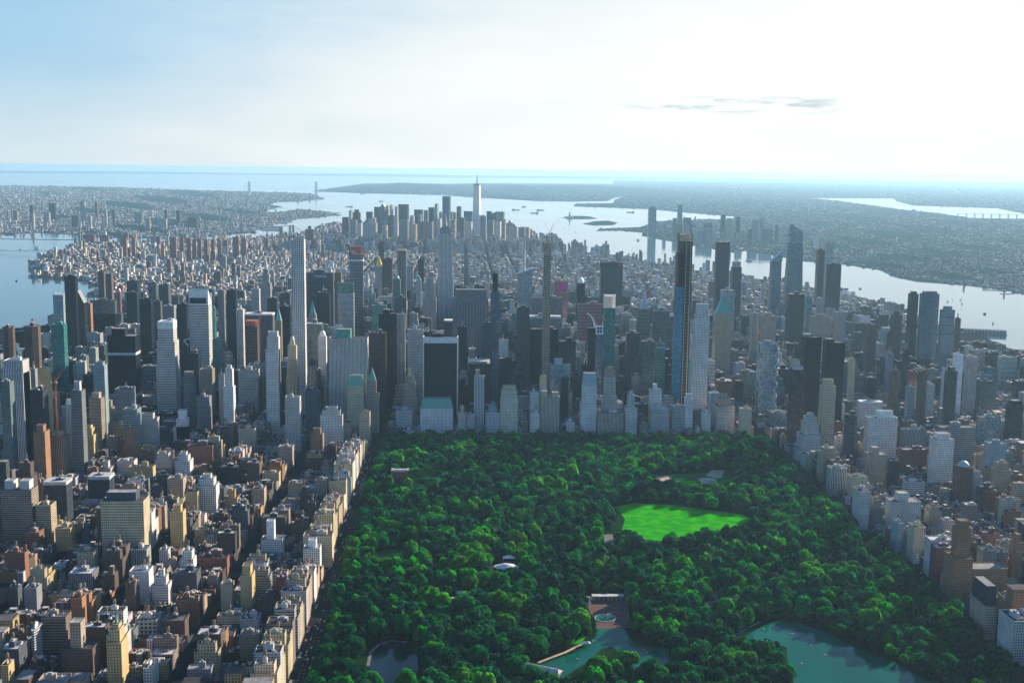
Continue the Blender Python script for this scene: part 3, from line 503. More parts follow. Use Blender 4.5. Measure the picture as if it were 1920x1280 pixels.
zc = at(1283, 540, 2790)[1]
b = MB(); b.box(-w/2-4.6, -w/2+w*.42, -1.2, D*.6, 0, zc, 'curtain', (.02, .30, .55), 3, 4.4); b.box(-w/2-6.5, -w/2+w*.35, -.9, D*.5, 0, at(1283, 610, 2790)[1], 'curtain', (.02, .30, .55), 3, 4.4); b.box(w/2+.05, w/2+1.2, -.5, D+.4, 0, zc+8, 'curtain', (.02, .30, .55), 3, 4.4); b.build('glass_cladding', ro)
b = MB()
for i in range(46): zz = H*.12+i*H*.88/46; b.box(-w/2+w*.5, w/2-w*.1, -2.2, -.2, zz, zz+1.0, 'metal', (.28, .25, .2))
b.box(-w/2+w*.5, -w/2+w*.56, -2.4, -.15, 0, H, 'metal', (.35, .3, .22)); b.box(w/2-w*.16, w/2-w*.1, -2.4, -.15, 0, H, 'metal', (.35, .3, .22)); b.build('hoist', ro)
crane(1296, 437, 2800, 16, 42, .8, 2.6, 'dark crane on top of the tallest unfinished brown tower', (.12, .13, .14))
L('S', 1301, 1331, 590, 765, 2740, 'grid', 'W', 'tall white limestone tower with a stepped top', D=22, cl=False, bay=3.4, stl=3.9, cr=[('tier', [(.85, 570)], 'grid', 'W')], st=[(668, 6, 0, 2), (600, 1, 0, 1)], ref='tall white limestone tower', uniq=True)
L('A', 1282, 1300, 745, 800, 2610, 'punch', 'W', 'slim white stepped apartment block', cr=[('tier', [(.7, 739)], 'punch', 'W')])
L('S', 1336, 1373, 586, 662, 3300, 'piers', 'C', 'cream tower with a tall green pyramid roof', D=36, cr=[('pyr', 554, 'T')], ref='cream tower with green pyramid', uniq=True)
L('S', 1340, 1370, 453, 542, 4550, 'slab', 'D', 'tall dark tower rising against the river', D=34, taper=.93, ref='tall dark tower by the river', uniq=True); L('S', 1370, 1391, 500, 545, 4600, 'slab', 'D', 'unfinished tower crowned by pale boxes', cr=[('tier', [(.8, 491)], 'grid', 'P')])
L('S', 1350, 1379, 543, 580, 4000, 'curtain', 'L', 'pale blue glass tower')
L('S', 1442, 1467, 489, 552, 4700, 'curtain', 'B', 'blue glass tower cut by a sharp slanted top', D=38, taper=.9, cr=[('slant', 471, 'r', 'L')], uniq=True)
ro, cx, w, D, H = L('S', 1470, 1511, 455, 545, 4720, 'curtain', 'B', 'tallest riverside glass tower with jutting deck and pointed top', D=46, taper=.72, cl=False, ref='tallest riverside glass tower', uniq=True)
b = MB(); q = rect(-w*.36, w*.36, D*.14, D*.86); zt = at(1500, 420, 4720)[1]
b.face([(q[0][0], q[0][1], H), (q[1][0], q[1][1], H), (q[1][0], q[1][1], H+(zt-H)*.55), (q[0][0], q[0][1], zt)], 'curtain', T['L'], [(0, 0), (12, 0), (12, 8), (0, 16)])
b.face([(q[1][0], q[1][1], H), (q[2][0], q[2][1], H), (q[2][0], q[2][1], H+(zt-H)*.4), (q[1][0], q[1][1], H+(zt-H)*.55)], 'curtain', T['L'])
b.face([(q[3][0], q[3][1], H), (q[0][0], q[0][1], H), (q[0][0], q[0][1], zt), (q[3][0], q[3][1], H+(zt-H)*.7)], 'curtain', T['L'])
b.face([(q[0][0], q[0][1], zt), (q[1][0], q[1][1], H+(zt-H)*.55), (q[2][0], q[2][1], H+(zt-H)*.4), (q[3][0], q[3][1], H+(zt-H)*.7)], 'metal', T['D']); b.build('pointed_top', ro)
b = MB(); zd = at(1480, 441, 4720)[1]; b.face([(-w*.36, 2, zd-3), (-w*.36, D*.7, zd-3), (-w*.36-24, D*.3, zd)], 'metal', T['D']); b.face([(-w*.36, 2, zd+1), (-w*.36-24, D*.3, zd+.6), (-w*.36, D*.7, zd+1)], 'metal', T['D']); b.face([(-w*.36, 2, zd-3), (-w*.36-24, D*.3, zd), (-w*.36-24, D*.3, zd+.6), (-w*.36, 2, zd+1)], 'metal', T['K']); b.build('observation_deck', ro)
L('S', 1530, 1547, 470, 545, 4750, 'curtain', 'D', 'dark round-topped glass tower', cr=[('dome', 466, 'D')]); L('S', 1547, 1563, 458, 545, 4800, 'curtain', 'P', 'pale flat-topped glass tower', cr=[('tier', [(.9, 455)], 'piers', 'P')]); L('S', 1549, 1578, 495, 576, 4500, 'slab', 'D', 'blue-black glass block beside the pale riverside tower', uniq=True)
L('S', 1474, 1509, 550, 642, 3900, 'slab', 'K', 'black box tower', D=34, ref='black box tower', rt=(.6, .62, .65)); L('S', 1509, 1524, 556, 610, 4000, 'curtain', 'L', 'pale glass block'); L('A', 1517, 1558, 592, 650, 3600, 'punch', 'S', 'wide brown-grey apartment slab', D=22); L('A', 1563, 1588, 584, 640, 3600, 'piers', 'P', 'pale tower with one brilliant sunlit side', cr=[('spire', 572)])
L('A', 1407, 1425, 586, 655, 3500, 'piers', 'P', 'pale pier-striped apartment tower'); L('A', 1425, 1456, 590, 655, 3450, 'punch', 'S', 'brown-grey apartment tower with white balconies')
ro, cx, w, D, H = L('S', 1419, 1460, 642, 768, 2780, 'curtain', 'L', 'glass tower wrapped in a pale diamond lattice', D=36, cl=True, ref='diamond-lattice glass tower', uniq=True)
b = MB(); n = 6; hh = H-12
for i in range(n):
    z0, z1, zm = 12+hh*i/n, 12+hh*(i+1)/n, 12+hh*(i+.5)/n; k = 4.2
    for (sx, ex) in ((-1, -1), (1, 1)):
        for yy in (0, D):
            sy = -1 if yy == 0 else 1; c = Vector((sx*w/2, yy, 0)); a_ = Vector((sx*(w/2-k-3), yy+sy*.5, z0)); m_ = Vector((sx*(w/2+.6), yy+sy*.6, zm)); t_ = Vector((sx*(w/2-k-3), yy+sy*.5, z1))
            b.bar(tuple(a_), tuple(m_), .75, 'metal', (.75, .78, .78)); b.bar(tuple(m_), tuple(t_), .75, 'metal', (.75, .78, .78))
            a2 = Vector((sx*(w/2+.5), yy+(-sy)*9, z0)); t2 = Vector((sx*(w/2+.5), yy+(-sy)*9, z1)); b.bar(tuple(a2), tuple(m_), .75, 'metal', (.75, .78, .78)); b.bar(tuple(m_), tuple(t2), .75, 'metal', (.75, .78, .78))
    for s_ in (-1, 1): b.bar((0, -.6, z0), (s_*(w/2-k-3), -.6, z0 if i % 2 else z0), .5, 'metal', (.7, .74, .75))
b.build('diamond_lattice', ro)
L('S', 1501, 1541, 630, 742, 2490, 'slab', 'K', 'left of two matching black glass twin towers', D=30, cr=[('box', 0, .45, 627, 'P', 'piers')], ref='pair of black glass towers'); ITEMS[-1]['uniq'] = True
L('S', 1541, 1585, 640, 732, 2540, 'slab', 'K', 'right-hand of two matching black glass twin towers', D=30, cr=[('box', 0, .45, 636, 'M', 'piers')]); ITEMS[-1]['uniq'] = True
L('S', 1479, 1511, 691, 832, 2470, 'piers', 'K', 'dark bronze tower at the corner of the park', D=26, cr=[('box', .15, .85, 688, 'P')], ref='dark bronze corner tower', uniq=True)
L('S', 1535, 1568, 722, 832, 2380, 'grid', 'C', 'cream limestone tower with a stepped crown', D=24, bay=3, stl=3.6, cr=[('tier', [(.7, 712)], 'punch', 'C')], ref='cream stepped limestone tower', uniq=True)
L('A', 1500, 1536, 790, 846, 2370, 'punch', 'P', 'pale stepped limestone block facing the park corner', D=30, cr=[('tier', [(.75, 782), (.4, 776)], 'punch', 'P')], st=[(815, 6, 2, 8)], uniq=True)
L('O', 1339, 1376, 711, 740, 2900, 'punch', 'R', 'low brick block with pale green roof', rt=(.4, .6, .58)); L('O', 1375, 1394, 722, 748, 2880, 'slab', 'D', 'dark glass block with a black rooftop sign', uniq=True, cr=[('box', 0, 1, 714, 'K')])
L('O', 1327, 1351, 735, 770, 2680, 'piers', 'W', 'low block of white vertical piers'); L('A', 1335, 1378, 758, 806, 2610, 'punch', 'S', 'beige apartment block with stepped centre', cr=[('tier', [(.6, 748), (.3, 739)], 'punch', 'S')]); L('A', 1314, 1333, 772, 805, 2600, 'punch', 'W', 'low white apartment block')
L('O', 1384, 1410, 764, 802, 2560, 'plain', 'C', 'pale windowless curved block with dark slots', D=22); L('O', 1440, 1474, 771, 802, 2650, 'curtain', 'L', 'low blue glass block')
# --- west side
L('A', 1577, 1612, 775, 855, 2330, 'bands', 'M', 'brown and glass tower with rounded shoulders', D=30, sh='o'); L('A', 1605, 1655, 754, 800, 2450, 'grid', 'W', 'white block with dark top windows', D=24, stl=4, belts=[(753, 3, 'W')])
L('A', 1618, 1684, 780, 858, 2290, 'grid', 'W', 'big white slab tower with brown vertical stripes', D=24, cr=[('box', .35, .85, 771, 'W')], rt=(.03, .2, .19), ref='big white brown-striped slab', uniq=True)
L('A', 1619, 1664, 848, 900, 2020, 'punch', 'S', 'beige apartment tower', D=28, cr=[('box', .2, .6, 840, 'S')]); L('A', 1664, 1687, 862, 910, 2000, 'bands', 'D', 'dark blue banded tower', D=18, stl=3)
L('A', 1685, 1738, 803, 838, 2330, 'piers', 'L', 'pale blue-white apartment block', D=24, ref='pale blue-white block'); L('A', 1683, 1741, 840, 874, 2260, 'punch', 'R', 'windowless dark red brick slab', D=20, uniq=True)
L('A', 1740, 1790, 820, 905, 2110, 'grid', 'W', 'greenish-white tower with stepped rooftop tanks', D=30, bay=2.6, cr=[('tier', [(.7, 814)], 'punch', 'W')], ref='greenish-white stepped tower', uniq=True)
L('A', 1785, 1826, 872, 940, 1980, 'piers', 'R', 'brown tower with a round glass top', D=30, cr=[('dome', 867, 'L')], uniq=True); L('A', 1797, 1840, 848, 872, 2140, 'punch', 'S', 'beige gridded apartment block')
L('A', 1825, 1880, 780, 830, 2280, 'curtain', 'L', 'curved pale glass slab', D=22, sh='o'); L('O', 1750, 1830, 798, 842, 2250, 'bands', 'G', 'long blue-grey banded block', D=26); L('A', 1884, 1920, 756, 824, 2250, 'piers', 'K', 'black tower at the frame edge', D=30, cr=[('box', .1, .9, 752, 'K')])
L('O', 1842, 1889, 828, 860, 2150, 'grid', 'L', 'pale block wrapped in wavy screen panels', D=26, bay=1.6, stl=2.4, uniq=True)
L('A', 1666, 1690, 694, 790, 2700, 'grid', 'N', 'brown apartment tower', sh='o', D=22); L('A', 1717, 1742, 694, 788, 2620, 'grid', 'N', 'brown apartment tower', sh='o', D=22, ref='brown apartment tower'); L('A', 1767, 1799, 694, 792, 2500, 'grid', 'D', 'dark glass apartment tower with notched corners', D=26, sh='o', cr=[('box', .3, .7, 689, 'M')])
L('A', 1697, 1715, 724, 784, 2640, 'grid', 'L', 'narrow pale glass apartment tower'); L('A', 1692, 1706, 653, 700, 2950, 'slab', 'D', 'narrow blue-grey apartment slab'); L('A', 1786, 1807, 663, 730, 2750, 'plain', 'W', 'white windowless tower with three dark top windows', uniq=True); L('O', 1765, 1790, 688, 735, 2700, 'plain', 'P', 'pale blank-walled block'); L('O', 1808, 1835, 668, 700, 2800, 'piers', 'P', 'pale pier-striped block')
L('A', 1702, 1723, 550, 650, 3450, 'slab', 'D', 'dark slim riverside tower', cr=[('box', .2, .8, 547, 'D')]); L('A', 1723, 1762, 550, 650, 3400, 'curtain', 'B', 'wide blue glass riverside tower', D=26, cr=[('tier', [(.75, 547)], 'curtain', 'B')], ref='wide blue riverside tower', uniq=True); L('A', 1761, 1791, 580, 650, 3350, 'piers', 'L', 'pale striped riverside tower with dark ledges', D=24, cr=[('tier', [(.6, 575)], 'piers', 'L')], belts=[(594, 1.2, 'D'), (609, 1.2, 'D'), (625, 1.2, 'D')], uniq=True); L('A', 1790, 1802, 596, 650, 3380, 'punch', 'N', 'small brown riverside tower')
L('A', 1669, 1692, 590, 650, 3300, 'piers', 'N', 'stepped brown apartment tower', cr=[('tier', [(.5, 584)], 'piers', 'N')]); L('A', 1620, 1645, 607, 650, 3350, 'punch', 'N', 'plain brown apartment slab')
L('A', 1660, 1676, 660, 700, 3000, 'punch', 'G', 'plain grey tower'); L('O', 1590, 1604, 672, 700, 2850, 'punch', 'C', 'small cream office block'); L('A', 1700, 1725, 694, 720, 2800, 'punch', 'R', 'squat red-brown block')
L('A', 1548, 1590, 874, 920, 2090, 'piers', 'P', 'classical pale block facing the park', D=26, uniq=True); L('A', 1585, 1627, 890, 930, 2020, 'punch', 'C', 'cream block facing the park', D=26); L('A', 1597, 1632, 915, 980, 1950, 'punch', 'P', 'pale slab with parapet walks facing the park', D=34)
L('A', 1656, 1728, 935, 985, 1830, 'punch', 'P', 'wide pale grey block with twin roof boxes', D=30, cr=[('box', .25, .6, 926, 'P', 'punch')], uniq=True); L('A', 1690, 1735, 900, 928, 1900, 'bands', 'W', 'white banded low block', D=22)
L('A', 1671, 1696, 975, 1022, 1740, 'punch', 'L', 'blue-white slab facing the park', D=26); L('A', 1700, 1736, 982, 1040, 1690, 'punch', 'C', 'cream tower with pale corner piers facing the park', D=26)
L('A', 1783, 1822, 985, 1108, 1560, 'punch', 'O', 'near one of two matching brown art-deco towers', D=20, cr=[('tier', [(.75, 977)], 'punch', 'O')], st=[(1042, 7, 0, 12)], uniq=True)
L('A', 1892, 1920, 1012, 1085, 1580, 'punch', 'O', 'far one of two matching brown art-deco towers', D=20, cr=[('tier', [(.6, 1003)], 'punch', 'O')], uniq=True)
L('A', 1800, 1890, 1058, 1110, 1540, 'punch', 'O', 'brown base block joining two art-deco towers', D=30, uniq=True, cl=False)
L('A', 1815, 1870, 1122, 1190, 1430, 'punch', 'S', 'gabled old apartment house with dark steep roofs', D=44, cl=False, cr=[('mans', 1100, 'D')], uniq=True)
L('A', 1866, 1935, 1150, 1240, 1340, 'punch', 'P', 'pale grey near apartment block with cluttered roof', D=40, uniq=True)
# --- upper east side
L('A', 62, 93, 806, 900, 1900, 'punch', 'O', 'orange brick tower with stepped top', D=26, cr=[('tier', [(.6, 798)], 'punch', 'O')], ref='orange brick stepped tower', uniq=True)
L('A', 94, 129, 814, 890, 1930, 'piers', 'S', 'grey-beige striped tower with stepped top', D=26, cr=[('tier', [(.6, 808)], 'plain', 'S')]); L('A', 149, 183, 812, 860, 2050, 'punch', 'Y', 'cream and yellow stepped apartment tower', D=26, cr=[('tier', [(.7, 804), (.5, 799)], 'punch', 'Y')])
L('A', 230, 262, 832, 858, 2010, 'punch', 'O', 'brick tower under a small green pyramid', D=26, cr=[('tier', [(.75, 815), (.55, 803)], 'punch', 'O'), ('pyr', 792, 'V', .5)], uniq=True)
L('A', 257, 299, 782, 832, 2200, 'punch', 'P', 'pale stepped apartment block', D=26, cr=[('tier', [(.6, 776)], 'punch', 'P')], ref='pale stepped block'); L('A', 350, 405, 832, 870, 2030, 'punch', 'R', 'wide red brick block with an orange sunlit end', D=30, uniq=True)
L('H', 81, 136, 903, 975, 1790, 'slab', 'M', 'black glass slab with white roof', D=30, rt=(.75, .75, .75), belts=[(903, 6, 'P')], ref='black glass slab with white roof'); L('H', 164, 215, 894, 935, 1850, 'slab', 'M', 'dark glass slab edged with white bands', D=30, rt=(.7, .7, .7), belts=[(893, 6, 'P')])
L('A', 0, 72, 912, 1012, 1720, 'bands', 'S', 'large beige balconied double slab at the frame edge', D=30, stl=3, cr=[('box', .1, .4, 903, 'P'), ('box', .6, .9, 903, 'P')], uniq=True); L('A', 66, 106, 942, 1012, 1660, 'bands', 'C', 'cream balconied apartment tower', D=26, stl=3)
L('O', 188, 282, 932, 1000, 1700, 'grid', 'C', 'big cream hospital block', D=34, cr=[('box', .1, .8, 925, 'M')], ref='big cream hospital block', uniq=True); L('A', 180, 213, 950, 1015, 1650, 'punch', 'N', 'dark brown brick tower', D=20)
L('A', 185, 214, 874, 892, 1960, 'grid', 'P', 'pale gridded apartment block', cr=[('tier', [(.5, 866)], 'punch', 'P')]); L('A', 241, 292, 872, 895, 1950, 'punch', 'Y', 'golden apartment block with patchy roof', D=20); L('A', 313, 350, 893, 930, 1880, 'punch', 'S', 'brown-grey apartment tower', D=26); L('A', 328, 363, 860, 892, 1960, 'grid', 'W', 'white terraced apartment tower', cr=[('tier', [(.7, 855), (.4, 849)], 'grid', 'W')], ref='white terraced tower')
L('A', 367, 412, 905, 955, 1780, 'grid', 'W', 'white terraced apartment tower', D=28, cr=[('tier', [(.75, 898), (.4, 891)], 'grid', 'W')]); L('A', 348, 376, 918, 960, 1740, 'punch', 'Y', 'golden sunlit apartment tower', D=22)
L('A', 42, 85, 992, 1020, 1560, 'bands', 'O', 'dark block with one orange sunlit side', D=26, stl=3); L('A', 103, 142, 985, 1020, 1570, 'punch', 'Y', 'block with a golden sunlit side', D=24); L('A', 318, 349, 955, 1025, 1640, 'punch', 'Y', 'slim golden stepped tower', D=20, cr=[('tier', [(.6, 948)], 'punch', 'Y')], ref='slim golden stepped tower')
L('A', 446, 482, 800, 836, 2130, 'punch', 'C', 'cream apartment block', D=24, ref='cream block over the rooftops'); L('A', 600, 645, 775, 830, 2250, 'grid', 'W', 'white wedding-cake terraced block', D=28, cr=[('tier', [(.8, 769), (.5, 764)], 'grid', 'W')], uniq=True); L('A', 673, 695, 770, 820, 2230, 'punch', 'C', 'tall cream tower on the park avenue wall', D=22, ref='tall cream park-side tower', uniq=True)
L('A', 631, 659, 789, 825, 2200, 'punch', 'S', 'grey-beige apartment block'); L('A', 582, 608, 810, 845, 2150, 'punch', 'O', 'brown stepped block with a lit side', cr=[('tier', [(.6, 804)], 'punch', 'O')]); L('A', 412, 452, 872, 908, 1900, 'slab', 'K', 'black box with a pink sunlit side', D=26, uniq=True)
L('A', 462, 491, 864, 900, 1920, 'punch', 'N', 'ornate brown block', D=24); L('A', 522, 552, 834, 862, 2020, 'punch', 'S', 'beige block with a golden side', D=26); L('A', 473, 500, 912, 945, 1780, 'punch', 'S', 'beige corner block', D=24); L('A', 590, 616, 896, 925, 1830, 'punch', 'S', 'beige corner block', D=22)
L('A', 568, 628, 998, 1050, 1560, 'punch', 'C', 'big cream gridded block on the park avenue corner', D=26, ref='big cream corner block', uniq=True); L('A', 489, 535, 1006, 1036, 1560, 'grid', 'W', 'white gridded apartment block', D=22, cr=[('box', .25, .6, 978, 'W')], ref='white block with a tall roof box'); L('A', 491, 541, 965, 1000, 1660, 'punch', 'N', 'dark brick apartment block', D=24)
L('A', 199, 241, 1195, 1285, 1380, 'punch', 'Y', 'yellow-beige tower with green pyramid cap', D=26, cl=False, cr=[('tier', [(.72, 1182), (.5, 1174)], 'punch', 'Y'), ('pyr', 1160, 'V', .5)], ref='yellow green-capped tower', uniq=True)
L('A', 114, 190, 1205, 1260, 1350, 'punch', 'N', 'wide dark brick block with a yellow sunlit end', D=28, cr=[('box', .25, .6, 1170, 'S', 'punch')], ref='wide dark brick block', uniq=True); L('O', 253, 304, 1154, 1190, 1440, 'grid', 'P', 'pale boldly gridded block', D=24, bay=5, stl=5, uniq=True); L('A', 306, 357, 1154, 1190, 1440, 'punch', 'N', 'near-black brick block with lit edge', D=26)
L('A', 234, 262, 1086, 1145, 1500, 'punch', 'N', 'black tower with an orange sunlit edge', D=22); L('A', 285, 323, 1090, 1130, 1500, 'grid', 'W', 'white terraced tower with roof tower', D=20, cr=[('tier', [(.7, 1082), (.35, 1070)], 'grid', 'W')], ref='white terraced tower', uniq=True); L('A', 324, 378, 1066, 1110, 1530, 'punch', 'M', 'dark gridded block with a yellow side', D=26)
L('A', 128, 187, 1066, 1106, 1500, 'piers', 'G', 'grey ribbed block with a white cluttered roof', D=30, rt=(.7, .7, .72), ref='grey ribbed block'); L('A', 44, 79, 1096, 1140, 1440, 'punch', 'G', 'grey-green apartment block'); L('A', 14, 42, 1096, 1135, 1440, 'punch', 'M', 'charcoal apartment block'); L('A', 131, 162, 1115, 1165, 1420, 'punch', 'O', 'black block with orange lit walls'); L('A', 0, 52, 1206, 1255, 1330, 'punch', 'M', 'charcoal block with a white railed roof', D=26, rt=(.6, .6, .6))
L('A', 55, 82, 1172, 1230, 1370, 'bands', 'W', 'white balconied tower with rounded corner', D=26, sh='o', stl=3, uniq=True); L('A', 0, 27, 1236, 1285, 1300, 'punch', 'Y', 'yellow-green near block at the frame corner', D=26); L('A', 66, 137, 1268, 1290, 1285, 'punch', 'S', 'near block with a dark roof garden', D=26); L('A', 268, 299, 1240, 1285, 1320, 'grid', 'W', 'cream block with a finely ribbed side', D=30)
L('A', 246, 284, 1024, 1055, 1570, 'piers', 'P', 'pale ribbed block'); L('A', 298, 320, 1027, 1058, 1560, 'punch', 'P', 'pale gridded block'); L('A', 375, 436, 1037, 1062, 1540, 'punch', 'R', 'low red brick block with an orange end', D=34, uniq=True); L('A', 450, 479, 1072, 1140, 1470, 'punch', 'Y', 'golden yellow tower with notched top', D=24, cr=[('tier', [(.7, 1062)], 'punch', 'Y')], ref='golden yellow tower', uniq=True); L('A', 413, 440, 1090, 1140, 1470, 'punch', 'C', 'cream tower with rooftop house')
L('A', 568, 604, 1022, 1060, 1500, 'grid', 'W', 'white apartment block with penthouse', D=22, cr=[('box', .3, .75, 1014, 'W')])

def sign(word, x0f, x1f, z0f, z1f, mat, tint, panes=()):
    """a sign standing proud of the north wall of the tower whose description holds WORD"""
    it = [i for i in ITEMS if word in i['desc']][0]; ro = it['o']; wl = [c for c in ro.children if c.name.startswith('wall')][0].data; xs = [v.co.x for v in wl.vertices]; zs = [v.co.z for v in wl.vertices]; ymn = min(v.co.y for v in wl.vertices); w0, w1, h = min(xs), max(xs), max(zs); b = MB()
    X0, X1, Z0, Z1 = w0+(w1-w0)*x0f, w0+(w1-w0)*x1f, h*z0f, h*z1f; b.box(X0, X1, ymn-.9, ymn-.05, Z0, Z1, mat, tint)
    for a, c, d, e in panes: b.box(X0+(X1-X0)*a, X0+(X1-X0)*c, ymn-1.1, ymn-.92, Z0+(Z1-Z0)*d, Z0+(Z1-Z0)*e, 'plain', (.02, .04, .06))
    b.build('sign', ro)
sign('carrying a white sign', .76, .98, .93, .985, 'plain', (.85,)*3)
sign('screen-covered tower', .4, .8, .88, .97, 'screen_magenta', (.7, 0, .3))
sign('big dark box tower', .82, .95, .955, .985, 'screen_magenta', (.7, 0, .3))
sign('thin blue tapering', .3, .7, .28, .5, 'plain', (.5, .08, .16))
for i in ITEMS:
    if 'below a white sign box' in i['desc']:
        pb = [c for c in i['o'].children if c.name.startswith('penthouse')][0]; vs = [v.co for v in pb.data.vertices]; x0, x1, y0, z0, z1 = min(v.x for v in vs), max(v.x for v in vs), min(v.y for v in vs), min(v.z for v in vs), max(v.z for v in vs); b = MB(); w_, h_ = x1-x0, z1-z0
        for a in (.16, .54):
            for c in (.22, .58): b.box(x0+w_*a, x0+w_*(a+.3), y0-.3, y0-.05, z0+h_*c, z0+h_*(c+.28), 'plain', (.02, .05, .08))
        b.build('sign', i['o'])
OCC.append((1800, 1895, 640, gnd(1845, 628)[1])); OCC.append((1700, 1800, 622, gnd(1760, 610)[1])); OCC.append((1895, 1925, 655, gnd(1900, 650)[1]))
# --- downtown and across the harbour (far towers, kept as single walls + roof)
def far(xl, xr, yt, Y, sty, tn, desc, cr=(), c='S', uniq=False, ref=None, D=None, taper=None, sh=None):
    q = L(c, xl, xr, yt, yt+12, Y, sty, tn, desc, D=D or 34, bay=9, stl=9, cr=cr, cl=False, uniq=uniq, ref=ref, taper=taper, sh=sh)
    if 640 < xl < 1000: q[0].rotation_euler[2] = -.32
    return q
far(641, 654, 407, 9000, 'piers', 'D', 'grey-blue tower'); far(654, 659, 394, 9300, 'piers', 'P', 'very thin pale tower'); far(661, 674, 398, 9200, 'slab', 'D', 'dark stepped tower', cr=[('tier', [(.6, 393)])])
far(686, 697, 397, 9300, 'slab', 'D', 'dark blue tower'); far(701, 711, 388, 9500, 'slab', 'D', 'dark blue tower'); far(712, 722, 387, 9600, 'piers', 'G', 'stepped tower with needle', cr=[('pyr', 381, 'G')]); far(724, 728, 385, 9650, 'piers', 'P', 'very thin pale tower'); far(731, 735, 384, 9600, 'piers', 'P', 'very thin pale tower')
far(740, 745, 387, 9500, 'piers', 'P', 'pale tower'); far(746, 765, 383, 9700, 'bands', 'D', 'broad blue-grey slab', ref='broad downtown slab'); far(776, 791, 393, 9600, 'slab', 'K', 'black boxy tower', ref='black boxy downtown tower'); far(794, 800, 394, 9550, 'piers', 'G', 'narrow grey tower'); far(803, 813, 389, 9600, 'slab', 'D', 'dark blue tower'); far(815, 820, 382, 9500, 'piers', 'P', 'thin pale tower with crown')
far(823, 829, 397, 9400, 'piers', 'P', 'pale tower'); far(829, 843, 368, 9350, 'slab', 'B', 'dark glass slab second in height downtown', uniq=True, ref='second-tallest downtown slab'); far(844, 848, 397, 9500, 'piers', 'G', 'narrow grey tower'); far(849, 855, 398, 9450, 'piers', 'P', 'pale tower'); far(856, 863, 387, 9300, 'piers', 'D', 'slim pale-edged tower'); far(869, 885, 396, 9200, 'slab', 'B', 'wide blue glass slab')
ro, cx, w, D, H = far(885, 900, 347, 9280, 'plain', 'W', 'tallest downtown tower, silvery, tapering under a white spire', cr=[('tier', [(.75, 345)], 'plain', 'G'), ('spire', 323, 345, 8, 'W')], uniq=True, ref='tallest downtown spire tower', D=58, taper=.72)
far(901, 909, 405, 9300, 'bands', 'B', 'curved blue glass slab', cr=[('dome', 403, 'B')]); far(912, 920, 396, 9350, 'slab', 'D', 'dark slim tower'); far(920, 932, 401, 9400, 'curtain', 'B', 'glass tower with a curved top', cr=[('slant', 396, 'r')]); far(933, 944, 397, 9380, 'curtain', 'B', 'flat-topped glass tower')
far(948, 962, 418, 9300, 'piers', 'G', 'tower with a round dome', cr=[('dome', 412, 'G')], ref='domed downtown tower'); far(955, 970, 425, 9000, 'piers', 'P', 'pale boxy tower', cr=[('pyr', 420, 'G', .9)]); far(971, 984, 426, 9100, 'piers', 'G', 'grey boxy tower'); far(985, 992, 426, 9150, 'punch', 'S', 'brown-grey tower'); far(993, 998, 436, 9200, 'punch', 'Q', 'small pinkish tower')
far(679, 706, 417, 8600, 'piers', 'P', 'wide pale municipal block with centre spire', cr=[('tier', [(.3, 411)]), ('spire', 406)], uniq=True); far(747, 765, 411, 8700, 'piers', 'G', 'grey slab'); far(791, 811, 415, 8700, 'piers', 'G', 'windowless grey slab'); far(716, 725, 422, 8500, 'piers', 'C', 'slim cream tower', cr=[('spire', 410)]); far(773, 780, 420, 8550, 'piers', 'C', 'slim cream tower'); far(572, 589, 430, 8400, 'punch', 'N', 'lone brown tower with a stubby top', cr=[('tier', [(.4, 424)])], uniq=True)
for i, (a, b, t) in enumerate(((660, 668, 412), (668, 678, 418), (697, 703, 408), (727, 739, 404), (768, 775, 404), (783, 789, 402), (812, 818, 405), (819, 826, 410), (846, 853, 412), (862, 870, 408), (873, 884, 415), (903, 911, 415), (915, 925, 412), (928, 938, 415), (940, 947, 411), (642, 650, 420), (737, 746, 415), (832, 842, 412))):
    far(a, b, t, 9000-i % 3*150, ('piers', 'punch', 'bands')[i % 3], 'GPSDPG'[i % 6], TW['GPSDPG'[i % 6]]+' mid-height downtown block')
